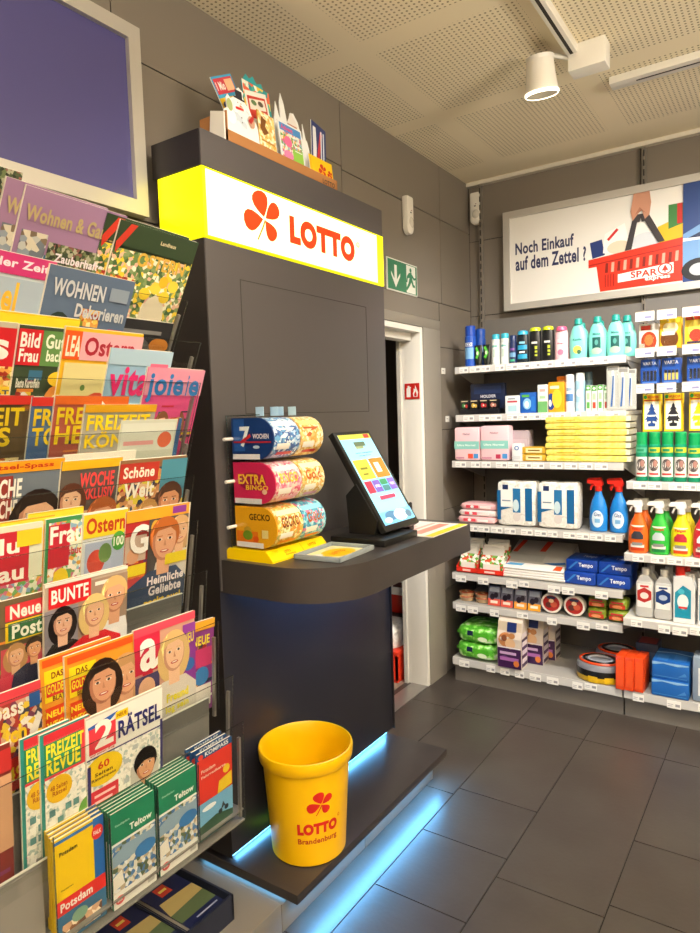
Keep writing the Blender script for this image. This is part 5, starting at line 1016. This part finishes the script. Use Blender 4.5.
# ---- shelf 5
z = ZS['s5']; Y = 3.37
for i, (x, w) in enumerate(((.162, .118), (.297, .15))):
    t = thing('sachet_tray', 'open red tray of white herb sachets, %s of two on the fifth shelf' % ['left', 'right'][i], 'display tray', (x, Y-.01, z), 'red sachet trays')
    m = MB().box(-w/2, w/2, 0, .16, 0, .003, '#c8281c').box(-w/2, w/2, 0, .003, 0, .028, '#d83020').box(-w/2, w/2, .157, .16, 0, .08, '#d83020')
    for k in (-1, 1): m.prism([(0, 0), (.16, 0), (.16, .08), (.10, .09), (0, .03)], k*w/2-.0015, k*w/2+.0015, '#d83020', fn=lambda a, b, c: (c, a, b))
    art(m, FY(-.0002, -w/2, 0), w, .028, [R_(.3, .3, .7, .7, '#f0c8c0')]); m.build('tray', t)
    n = 4
    for k in range(n):
        q = thing('sachet', 'white sachet with herb picture, %s in the %s red tray' % (['front', 'second from the front', 'third from the front', 'rearmost'][k], ['left', 'right'][i]), 'sachet', (x+.004*(-1)**k, Y+.008+k*.036, z+.004), 'herb sachets in red trays')
        m = MB().prism([(0, 0), (.006, .0), (.018, .055), (.038, .105+.01*k), (.036, .107+.01*k), (.0, .05)], -w*.44, w*.44, 'n_herb', fn=lambda a, b, c: (c, a, b)); m.build('pouch', q)
        m = MB().box(-w*.4, w*.4, .0245, .0365, .095+.01*k, .135+.01*k, '#e4e2dc', .003); m.build('pouch_top', q)
        if k == 0:
            m = MB().box(-w*.32, w*.32, -.002, -.0005, .008, .052, '#eceae4'); m.build('pouch_label', q)
for i in range(4):
    t = thing('flat_foil_bag', 'large flat grey and white pack, %s of the sloping pile' % ['lowest', 'second from the bottom', 'second from the top', 'topmost'][i], 'pack', (.535-.004*i, Y-.005+.006*i, z+.001+.012*i), 'flat grey packs')
    t.rotation_euler = (radians(20), 0, 0)
    m = MB().box(-.165, .165, 0, .30, 0, .0115, '#d8d6d2' if i < 3 else '#b8b6b2', .004); m.build('pack', t)
    if i == 3:
        m = MB(); ft = lambda u, v, w: (-.165+u, v, .0117+w)
        art(m, ft, .33, .30, [R_(0, 0, 1, .20, '#eceae6'), ('p', [(.82, .04), (.95, .04), (.95, .18), (.85, .18)], '#e0501c'), ('p', [(.02, .55), (.1, .55), (.16, .98), (.08, .98)], '#d83a20'), ('p', [(.46, .62), (.56, .62), (.6, .98), (.5, .98)], '#d83a20'), ('p', [(.62, .24), (.8, .2), (.98, .26), (.95, .32), (.8, .28)], '#2c6ab0'), ('p', [(.02, .10), (.3, .1), (.34, .17), (.1, .17)], '#58a0d0'), ('r', .02, .26, .6, .5, '#a8a8a6')]); m.build('print', t)
for i, x in enumerate((.772, .932)):
    for k in range(2):
        t = thing('tissue_pack', 'dark blue pack of tissues, %s of the %s pile on the fifth shelf' % (['lower', 'upper'][k], ['left', 'right'][i]), 'tissues', (x+.004*k, Y+.02*k, z+.062*k), 'blue tissue packs')
        m = MB().box(-.078, .078, 0, .18, 0, .061, '#173f9c', .008); m.build('pack', t)
        m = MB(); art(m, FY(-.0006, -.07, .006), .14, .05, [('p', [(.02, .1), (.3, .9), (.4, .9), (.1, .1)], '#3a7ac8'), T_('Tempo', .4, .25, .9, .8, '#e8ecf8')])
        if k == 1: art(m, lambda u, v, w: (-.07+u, .01+v, .0615+w), .14, .16, [('p', [(.02, .1), (.3, .9), (.4, .9), (.1, .1)], '#2c62b8'), T_('Tempo', .4, .3, .9, .7, '#d8e0f4')])
        m.build('print', t)
# ---- shelf 6
z = ZS['s6']; Y = 3.37
for i, x in enumerate((.140, .236)):
    for k in range(2):
        t = thing('pet_food_tray', 'small brown pet food tray, %s of the %s pair on the sixth shelf' % (['lower', 'upper'][k], ['left', 'second'][i]), 'pet food', (x, Y+.04, z+.024*k), 'small pet food trays')
        m = MB().lathe([(0, 0), (.036, 0), (.043, .019), (.046, .022), (0, .0225)], '#c8a880', n=24, sy=.8); m.build('tray', t)
        m = MB().lathe([(0, .0235), (.044, .0235), (.0445, .0225)], 'n_pet', n=24, sy=.8); m.build('foil_lid', t)
for i, (x, c_) in enumerate(((.315, '#d85a4a'), (.387, '#d85a4a'), (.463, '#e89a3a'), (.537, '#e8a030'))):
    t = thing('pet_food_pouch', 'standing dessert pouch with dark berries, %s of four on the sixth shelf' % ['first from the left', 'second from the left', 'third from the left', 'fourth from the left'][i], 'pouch', (x, Y, z))
    m = MB().prism([(0, 0), (.04, 0), (.034, .05), (.022, .104), (.02, .104), (.006, .05)], -.034, .034, '#6a6a7c', fn=lambda a, b, c: (c, a, b))
    art(m, lambda u, v, w: (-.034+u, (v*.12 if v < .05 else .006+(v-.05)*.26)-.0006-w, v), .068, .104, [R_(0, 0, 1, .35, c_), R_(.1, .7, .9, .95, '#a8b0c0'), ('e', .35, .45, .2, .16, '#28202c'), ('e', .65, .55, .18, .14, '#28202c'), R_(.2, .12, .8, .26, '#f0e0d0')], d=.0002); m.build('pouch', t)
for i, x in enumerate((.628, .745)):
    t = thing('pet_food_bowl', 'round fronted meal bowl with red food picture, %s of two on the sixth shelf' % ['left', 'right'][i], 'pet food', (x, Y, z), 'red meal bowls')
    m = MB().prism([(.05*cos(a)*1.08, .054+.052*sin(a)) for a in [2*pi*k/24 for k in range(24)]], 0, .03, '#ddd6cc', fn=lambda a, b, c: (a, c, b), smooth=True); m.build('bowl', t)
    m = MB(); art(m, FY(-.0004, -.054, .002), .108, .104, [('e', .5, .5, .46, .46, '#e4dcd2'), ('e', .5, .5, .40, .40, '#a8241c'), ('e', .38, .4, .16, .14, '#5a2a20'), ('e', .62, .45, .16, .15, '#c85a3a'), ('e', .5, .62, .12, .10, '#e8c8a0'), R_(.3, .72, .7, .84, '#28304c')]); m.build('lid_print', t)
for i, x in enumerate((.852, .950)):
    for k in range(2):
        t = thing('snack_bag', 'green and red snack bag, %s of the %s pile on the sixth shelf' % (['lower', 'upper'][k], ['left', 'right'][i]), 'snack bag', (x, Y+.01*k, z+.055*k))
        m = MB().blob((0, .05, .028), (.046, .05, .028), '#7a8a28', e=.4); m.build('bag', t)
        m = MB(); art(m, FY(-.001, -.04, .006), .08, .044, [R_(.05, .1, .95, .55, '#b8301c'), ('e', .5, .3, .3, .2, '#d88a5a'), R_(.15, .65, .85, .85, '#c8303c')]); m.build('print', t)
# ---- base shelf
z = .145; Y = 3.335
for k in range(2):
    pillow('litter_bag', ['light green bag lying at the bottom of the pile on the base shelf', 'light green bag lying on top of the other at the left of the base shelf'][k], 'bag', .225, Y-.02+.01*k, z+.088*k, .245, .26, .092, 'n_leafbag', [R_(.25, .5, .42, .9, '#16264a'), R_(.45, .4, .9, .8, '#4fb02a'), ('e', .7, .3, .14, .2, '#dff0d0')], e=.45)
def dogbag(x, y, lb_, hh=.275):
    t = thing('pet_food_bag', lb_, 'pet food', (x, y, z))
    m = MB().prism([(0, 0), (.09, 0), (.095, .18), (.07, hh-.02), (.065, hh), (.045, hh), (.02, hh-.03), (-.006, .16)], -.066, .066, '#d8ccc0', fn=lambda a, b, c: (c, a, b)); m.build('bag', t)
    m = MB(); ff = lambda u, v, w: (-.064+u, -.0068-w+(.006-.006*min(v/.16, 1))+max(0, v-.16)*.22, v)
    art(m, ff, .128, hh-.03, [R_(0, 0, 1, .44, '#3c1c4c'), R_(0, .44, 1, 1, '#d0c0a8'), R_(.4, .80, .8, 1, '#24346c'), ('e', .35, .62, .3, .16, '#c08050'), ('e', .55, .55, .22, .12, '#e0b890'), R_(.02, .44, .98, .47, '#e8e0e8'), R_(.1, .3, .8, .36, '#c8a8d0'), ('e', .3, .22, .16, .05, '#6a3a7c'), ('e', .3, .66, .12, .07, '#8a5030'), ('e', .62, .72, .14, .06, '#b07848'), R_(.1, .16, .9, .24, '#a86ab0'), ('e', .8, .12, .12, .07, '#d87a3a')], d=.0003); m.build('print', t)
    m = MB()
    for k in range(4): m.box(.0655, .0672, .01, .08, .03+.045*k, .055+.045*k, '#e0d8e0')
    m.box(.0652, .0662, .004, .088, .01, .16, '#3c1c4c'); m.build('side_print', t)
dogbag(.424, Y-.03, 'purple and beige pet food bag standing at the front of the base shelf')
dogbag(.500, Y+.09, 'purple and beige pet food bag standing behind the front one')
dogbag(.535, Y+.19, 'purple and beige pet food bag at the very back of the base shelf')
def cable_bag(x, y, zz, lb_, r, cols):
    t = thing('jumper_cable_bag', lb_, 'bag', (x, y, zz))
    m = MB().lathe([(0, 0), (r*.95, 0), (r, .012), (r, .028)], cols[0], n=40, sy=.8); m.lathe([(r, .028), (r*1.005, .04), (r, .06)], cols[1], n=40, sy=.8); m.lathe([(r, .06), (r*.99, .075), (r*.93, .088), (r*.6, .094), (0, .095)], cols[2], n=40, sy=.8); m.build('case', t)
    m = MB()
    for k in range(3):
        q = r*(.85-.18*k); m.tube([(q*cos(a), .8*q*sin(a), .094+.004*(k % 2)) for a in [2*pi*j/24 for j in range(25)]], .006, ['#e04a1c', '#1a1a1c', '#b8bcc8'][k])
    m.build('cable', t)
    m = MB()
    for a in (-1.9, -1.2): m.prism([(r*1.012*cos(a+j*.05), .8*r*1.012*sin(a+j*.05)) for j in range(9)]+[(r*.99*cos(a+j*.05), .8*r*.99*sin(a+j*.05)) for j in range(8, -1, -1)], .004, .034, '#e0b41c')
    m.build('strap', t)
cable_bag(.862, Y+.07, z, 'round black bag with orange jumper cable and yellow straps on the base shelf', .114, ('#d8ac1c', '#1a1a1a', '#8a8c94'))
cable_bag(.905, Y+.26, z+.002, 'round grey blue cable bag at the back of the base shelf', .11, ('#30323a', '#1a1a1e', '#8c98ac'))
for i in range(3): pack('orange_box', 'bright orange upright box, %s of three on the base shelf' % ['left', 'middle', 'right'][i], 'box', .978+i*.042, Y-.035+.004*i, z, .040, .12, .165, '#e0481a', [R_(.1, .1, .9, .9, '#e85420')], bev=.003, rotz=-.06)
for i, (zz, lb_) in enumerate(((z, 'lower'), (z+.083, 'upper'))):
    t = thing('canned_drink_pack', 'blue film wrapped multipack, %s of two stacked on the base shelf' % lb_, 'pack', (1.196, Y-.02+.01*i, zz))
    m = MB().box(-.08, .08, 0, .2, 0, .081, '#1f62b4', .006); m.build('film', t)
    m = MB(); art(m, FY(-.0006, -.078, .002), .156, .078, [('p', [(.0, .78), (.3, .9), (.7, .82), (1, .92), (1, .98), (0, .98)], '#8ab8e4'), R_(.05, .1, .95, .14, '#4a88cc'), ('p', [(.7, .2), (.95, .3), (.9, .5)], '#4a88cc')])
    art(m, lambda u, v, w: (-.078+u, v, .0816+w), .156, .2, [R_(.1, .1, .4, .5, '#3a7ac8'), R_(.55, .2, .9, .6, '#3a7ac8'), ('p', [(0, .6), (.5, .7), (1, .6), (1, .66), (.5, .76), (0, .66)], '#a8ccec')]); m.build('print', t)
pack('car_care_carton', 'dark blue carton behind the orange boxes on the base shelf', 'carton', 1.07, Y+.13, z, .10, .12, .19, '#2a3650', [R_(.1, .2, .9, .8, '#4a5a78')], top=[R_(.1, .1, .9, .9, '#8a3a3a')])
t = thing('canister', 'translucent grey blue canister at the right edge of the base shelf', 'canister', (1.372, Y+.05, z))
m = MB().box(-.085, .085, -.055, .055, 0, .21, mat('canister_plastic', '#8a9aac', .35), .014).box(-.05, .06, -.03, .03, .21, .245, 'canister_plastic', .01); art(m, FY(-.0556, -.06, .03), .12, .13, [R_(0, 0, 1, 1, '#d8dce0'), R_(.1, .5, .9, .9, '#24509c')]); m.build('canister_body', t)
MB().cyl(.018, .245, .27, '#24509c', c=(-.03, 0, 0)).build('cap', t)

# ---- right unit
z = ZS['r1']; Y = 3.41
gc = [R_(.0, .0, 1, .10, '#0f7a58'), R_(0, .12, 1, .66, '#e4e0d8'), R_(0, .78, 1, .92, '#c8cc3a'), ('e', .5, .44, .34, .17, '#5a5050'), ('e', .6, .48, .15, .09, '#a87a70'), R_(.15, .17, .85, .22, '#c83a3a'), R_(.2, .81, .7, .88, '#1c8a60')]
for i in range(6):
    its = list(gc)
    if i == 0: its[2] = R_(0, .78, 1, .92, '#58b090')
    can('car_spray_can', 'green capped car care spray can, %s below the air fresheners' % ['first from the left', 'second from the left', 'third from the left', 'fourth from the left', 'fifth from the left', 'sixth from the left'][i], 'spray can', 1.051+i*.0565, Y+.028, z, .0268, .232-.006*(i > 3), '#12906a', '#0f9a58', its, caph=.25)
z = ZS['r2']; Y = 3.38
for i, (c_, ac, nm) in enumerate((('#e0641c', '#b83a18', 'orange'), ('#2cae3c', '#1c7a3c', 'green'), ('#d8cc1c', '#d84a1c', 'yellow'), ('#c83040', '#901c28', 'red'))):
    its = [R_(.05, .12, .95, .98, '#ece6dc'), R_(.05, 0, .95, .12, ac), ('p', [(.1, .6), (.3, .75), (.7, .75), (.9, .6), (.9, .45), (.1, .45)], ['#3a3a44', '#c0ccd0', '#b83040', '#e8e8ec'][i]), T_(['Insekten', 'Cockpit', 'Felgen', 'Glanz'][i], .15, .8, .85, .92, '#c82820'), R_(.15, .2, .85, .32, '#8a8a8a')]
    spray_bottle('car_spray_bottle', '%s car cleaner spray bottle with white head on the right hand shelf' % nm, 1.046+i*.093, Y+.0, z, .092, .250, c_, '#eceae6', its, trig='#d8d6d0')
    spray_bottle('car_spray_bottle', '%s car cleaner spray bottle in the second line behind its twin' % nm, 1.058+i*.093, Y+.09, z, .088, .25, c_, '#d4d2cc', [])
def jug(x, y, z, label, body, cap, its, w=.078, h=.235, group=None):
    t = thing('cleaner_bottle', label, 'bottle', (x, y, z), group)
    m = MB().box(-w/2, w/2, -.03, .03, 0, h*.74, body, .012)
    m.prism([(-w*.46, h*.72), (w*.46, h*.72), (w*.24, h*.86), (-w*.24, h*.86)], -.024, .024, body, fn=lambda a, b, c: (a, c, b))
    for k in range(4): m.box(-w/2-.0006, w/2+.0006, -.0306, .0306, .012+.009*k, .015+.009*k, body)
    art(m, FY(-.0308, -w*.40, .05), w*.8, h*.48, its); m.build('body', t)
    m = MB().cyl(w*.22, h*.85, h, cap); m.build('cap', t)
    return t
z = ZS['r3']; Y = 3.355
la = [R_(0, 0, 1, 1, '#e8e6e4'), ('p', [(.0, .3), (.5, .2), (1, .35), (1, .7), (.5, .85), (0, .7)], '#b02c28'), ('e', .5, .5, .3, .14, '#e8d8d0'), R_(.2, .86, .8, .94, '#c83030')]
lb2 = [R_(0, 0, 1, 1, '#e8e6e4'), ('p', [(.0, .3), (.5, .2), (1, .35), (1, .7), (.5, .85), (0, .7)], '#1c3c78'), ('e', .5, .5, .3, .12, '#a8b8d0'), R_(.2, .86, .8, .94, '#28407c')]
for dy in (0, 1):
    jug(1.078+.01*dy, Y+.03+.075*dy, z, ['grey bottle with red label on the lower right shelf', 'grey bottle behind the one with the red label'][dy], '#bcbcba', '#d4d4d2', la)
    jug(1.160+.01*dy, Y+.03+.075*dy, z, ['grey bottle with dark blue label on the lower right shelf', 'grey bottle behind the one with the blue label'][dy], '#bcbcba', '#d4d4d2', lb2)
oil = [('p', [(.02, .02), (.98, .02), (.98, .85), (.5, .98), (.02, .75)], '#1c8aa8'), ('e', .5, .5, .34, .22, '#dcecec'), R_(.25, .3, .75, .36, '#c83030'), ('e', .4, .8, .2, .08, '#48b0c8')]
def oilcan(x, y, label):
    t = thing('motor_oil_can', label, 'oil can', (x, y, z))
    m = MB().prism([(-.045, 0), (.045, 0), (.045, .17), (.03, .215), (-.005, .222), (-.045, .215)], -.03, .03, '#d8dadb', fn=lambda a, b, c: (a, c, b)); art(m, FY(-.0302, -.04, .02), .07, .16, oil); m.build('can_body', t)
    m = MB().cyl(.0205, .216, .262, '#d0281c', c=(-.02, 0, 0)); m.build('cap', t)
    m = MB().tube([(.012, 0, .215), (.03, 0, .222), (.040, 0, .20), (.043, 0, .16)], .007, '#d8dadb'); m.build('handle', t)
oilcan(1.250, Y+.02, 'white and teal oil can with red cap on the lower right shelf'); oilcan(1.262, Y+.10, 'white and teal oil can in the second line behind its twin'); oilcan(1.352, Y+.02, 'white and teal oil can cut off by the right edge of the picture')
# dark fringe under the car spray shelf (mop heads)
for i in range(3):
    t = thing('brush_head', 'dark grey hanging brush fringe under the car spray shelf, %s' % ['left one', 'middle one', 'right one'][i], 'brush', (1.15+i*.085, 3.50, 1.06))
    m = MB()
    for k in range(22): m.tube([(-.04+.0038*k, random.uniform(-.01, .01), .06), (-.04+.0038*k+random.uniform(-.004, .004), random.uniform(-.014, .014), 0)], .0014, '#6a645c', 5)
    m.build('bristles', t); MB().box(-.044, .044, -.016, .016, .055, .067, '#3c3834', .003).build('brush_back', t)

# ---- hanging goods on hooks
def hook(x, z, label):
    t = thing('display_hook', label, 'hook', (x, YB-.03, z))
    m = MB().tube([(0, 0, 0), (0, -.30, .0), (0, -.315, .012)], .0028, 'steel').tube([(0, 0, .028), (0, -.335, .028)], .0022, 'steel'); m.build('wire', t)
    m = MB().box(-.042, .042, -.340, -.336, .004, .050, 'label_white', .001); art(m, FY(-.3402, -.042, .004), .084, .046, [R_(0, .9, 1, 1, '#c8b8a8'), R_(.5, .25, .85, .5, '#8a8ab0'), R_(.1, .6, .5, .7, '#b0a8a8')]); m.build('price_holder', t)
cols_ = (1.055, 1.151, 1.26, 1.36)
lamp_its = [R_(0, .0, 1, 1, '#d8d0c8'), ('e', .5, .38, .4, .34, '#a83818'), ('e', .5, .42, .22, .2, '#e07a3c'), R_(.1, .78, .6, .94, '#c83828'), R_(0, 0, .3, .3, '#b8a898')]
lamp2 = [R_(0, 0, 1, 1, '#e0a81c'), ('e', .45, .3, .42, .32, '#6a3a14'), ('e', .5, .66, .36, .2, '#f4e4b0'), R_(.1, .42, .7, .55, '#f0ece4'), R_(.05, .82, .95, .97, '#f4d02c')]
lamp3 = [R_(0, 0, 1, 1, '#e8c42c'), ('e', .5, .55, .36, .28, '#f0dc5a'), ('e', .5, .35, .3, .2, '#c83828'), R_(.1, .08, .8, .16, '#3a2a4a'), R_(.05, .85, .95, .97, '#d84a2c')]
for j, (zt, kind) in enumerate(((1.905, 'lamp'), (1.733, 'battery'), (1.560, 'tree'))):
    for i, x in enumerate(cols_):
        pos = ['first', 'second', 'third', 'fourth'][i]
        hook(x, zt+.004, 'wire hook with white price tag, %s from the left in the %s row' % (pos, ['top', 'middle', 'bottom'][j]))
        for k in range(2):
            dep = '' if k == 0 else ' at the back'
            y = YB-.34+.03+k*.05
            if kind == 'lamp':
                blister('bulb_pack', ['white pack with red bulb', 'yellow pack with brown bulb', 'yellow and red pack', 'second yellow and red pack'][i]+' in the top row of hooks'+dep, 'bulb pack', x+.008, y, zt-.135+(.012 if i else 0), .088 if i == 0 else .094, .135 if i == 0 else .155-.012, '#d8d0c8', [lamp_its, lamp2, lamp3, lamp3][i], (.6, .1, .6, .022))
            elif kind == 'battery':
                blister('battery_pack', 'blue battery pack, %s from the left in the middle row of hooks%s' % (pos, dep), 'battery pack', x+.012, y, zt-.118, .082, .118, '#1c4aa0', [R_(.05, .05, .95, .95, '#1f50a8'), T_('VARTA', .12, .76, .88, .9, '#d8e0f4'), R_(.1, .0, .9, .08, '#4a78c8')]+[('r', .14+.2*q, .12, .28+.2*q, .5, '#d8c060' if i == 1 else '#2a2e3a') for q in range(4)]+[('r', .14+.2*q, .4, .28+.2*q, .52, '#1a1c24') for q in range(4)], (.8, .1, .56, .012))
            else:
                tc_ = ['#24488c', '#22242c', '#e0c41c', '#2c7a3c'][i]
                tree = ('p', [(.5, .76), (.40, .68), (.43, .67), (.30, .57), (.38, .57), (.20, .44), (.32, .45), (.10, .30), (.22, .32), (.20, .25), (.44, .28), (.44, .23), (.28, .21), (.30, .13), (.70, .13), (.72, .21), (.56, .23), (.56, .28), (.80, .25), (.78, .32), (.90, .30), (.68, .45), (.80, .44), (.62, .57), (.70, .57), (.57, .67), (.60, .68)], tc_)
                blister('air_freshener', '%s tree shaped air freshener on yellow card%s' % (['blue', 'black', 'yellow', 'green'][i], dep), 'air freshener', x+.022, y, zt-.178, .080, .182, '#e8c81c', [R_(.0, 0, 1, 1, '#ecc81c'), R_(.08, .05, .92, .80, '#e8e4d8'), tree, R_(.2, .06, .8, .11, '#d8dce0'), ('e', .14, .92, .1, .05, '#2c9a3c'), T_('WUNDER', .25, .88, .9, .95, '#c82c1c'), R_(.05, .82, .95, .85, '#c82c1c'), R_(.3, .40, .7, .44, '#e8ecf0')], None)

# ================================================================== LIGHTS
def area(name, loc, size, power, col, rot=(0,0,0), sy=None, spread=None):
    l = bpy.data.lights.new(name, 'AREA'); l.energy = power; l.color = col; l.size = size
    if sy: l.shape = 'RECTANGLE'; l.size_y = sy
    if spread: l.spread = spread
    o = bpy.data.objects.new(name, l); COL.objects.link(o); o.location = loc; o.rotation_euler = rot; return o
def spot(name, loc, tgt, power, col, ang=70, blend=.6, r=.05):
    l = bpy.data.lights.new(name, 'SPOT'); l.energy = power; l.color = col; l.spot_size = radians(ang); l.spot_blend = blend; l.shadow_soft_size = r
    o = bpy.data.objects.new(name, l); COL.objects.link(o); o.location = loc
    o.rotation_euler = (Vector(tgt)-Vector(loc)).to_track_quat('-Z', 'Y').to_euler(); return o
WARM = (1, .90, .78); NEU = (1, .97, .93)
spot('track_lamp', (.84, 2.63, 2.66), (.75, 3.0, 0), 30, NEU, 110, .8, .05)
spot('shelf_lamp', (1.5, 2.2, 2.8), (.75, 3.7, .9), 165, NEU, 95, .8, .08)
spot('shelf_lamp', (2.3, 2.2, 2.8), (1.3, 3.7, 1.0), 120, NEU, 90, .8, .08)
spot('rack_lamp', (1.9, .3, 2.8), (.3, .9, 1.1), 55, WARM, 80, .8, .10)
spot('kiosk_lamp', (1.35, .95, 2.8), (.35, 1.8, 1.5), 75, WARM, 80, .8, .08)
area('ceiling_panel', (2.9, 1.6, 2.84), 1.2, 20, NEU)
area('ceiling_panel', (2.3, -1.0, 2.84), 1.2, 25, NEU)
# unseen lights added to brighten the ceiling, behind and right of the viewer
area('ceiling_fill', (3.6, 1.2, 2.0), .8, 225, (1, .91, .77), (radians(180), 0, 0))
area('ceiling_fill', (2.6, -1.2, 2.0), .8, 180, (1, .91, .77), (radians(180), 0, 0))
# LED light under the kiosk and its platform
BL = (.13, .50, 1.0)
l_ = bpy.data.lights.new('storeroom_fill', 'POINT'); l_.energy = 1.5; l_.color = (1, .85, .7); l_.shadow_soft_size = .05  # added fill light, lifts the dark storeroom
o_ = bpy.data.objects.new('storeroom_fill', l_); COL.objects.link(o_); o_.location = (-.8, 2.8, 2.1)
area('led_under_platform', (.475, 1.895, .092), .02, 5.5, BL, (0, radians(-42), 0), .93)
area('counter_blue_fill', (.40, 1.95, .98), .02, 2.6, (.10, .38, 1), (0, radians(25), 0), .7)  # added blue light, tints the kiosk's lower front
area('led_under_kiosk', (.220, 1.90, .146), .02, 2.5, BL, (0, radians(-40), 0), .93)

w = bpy.data.worlds.new('shop'); SC.world = w; w.use_nodes = True
w.node_tree.nodes['Background'].inputs[0].default_value = (1, .93, .85, 1); w.node_tree.nodes['Background'].inputs[1].default_value = .15

# ================================================================== CAMERA
cam = bpy.data.cameras.new('camera'); co = bpy.data.objects.new('camera', cam); COL.objects.link(co); SC.camera = co
ya, pi_, ro = .594301606, .0746266302, -.031382529
fwd = Vector((-sin(ya)*cos(pi_), cos(ya)*cos(pi_), -sin(pi_))); rt = fwd.cross(Vector((0, 0, 1))).normalized(); up = rt.cross(fwd)
r2 = rt*cos(ro)+up*sin(ro); u2 = -rt*sin(ro)+up*cos(ro)
co.matrix_world = frame((1.676, 0, 1.5), r2, u2, -fwd)
cam.sensor_fit = 'VERTICAL'; cam.sensor_height = 36; cam.sensor_width = 27; cam.lens = 36*665.589653/933; cam.clip_start = .02
SC.view_settings.view_transform = 'Standard'; SC.view_settings.look = 'None'; SC.view_settings.gamma = 1; SC.view_settings.exposure = -.12; SC.view_settings.use_curve_mapping = False
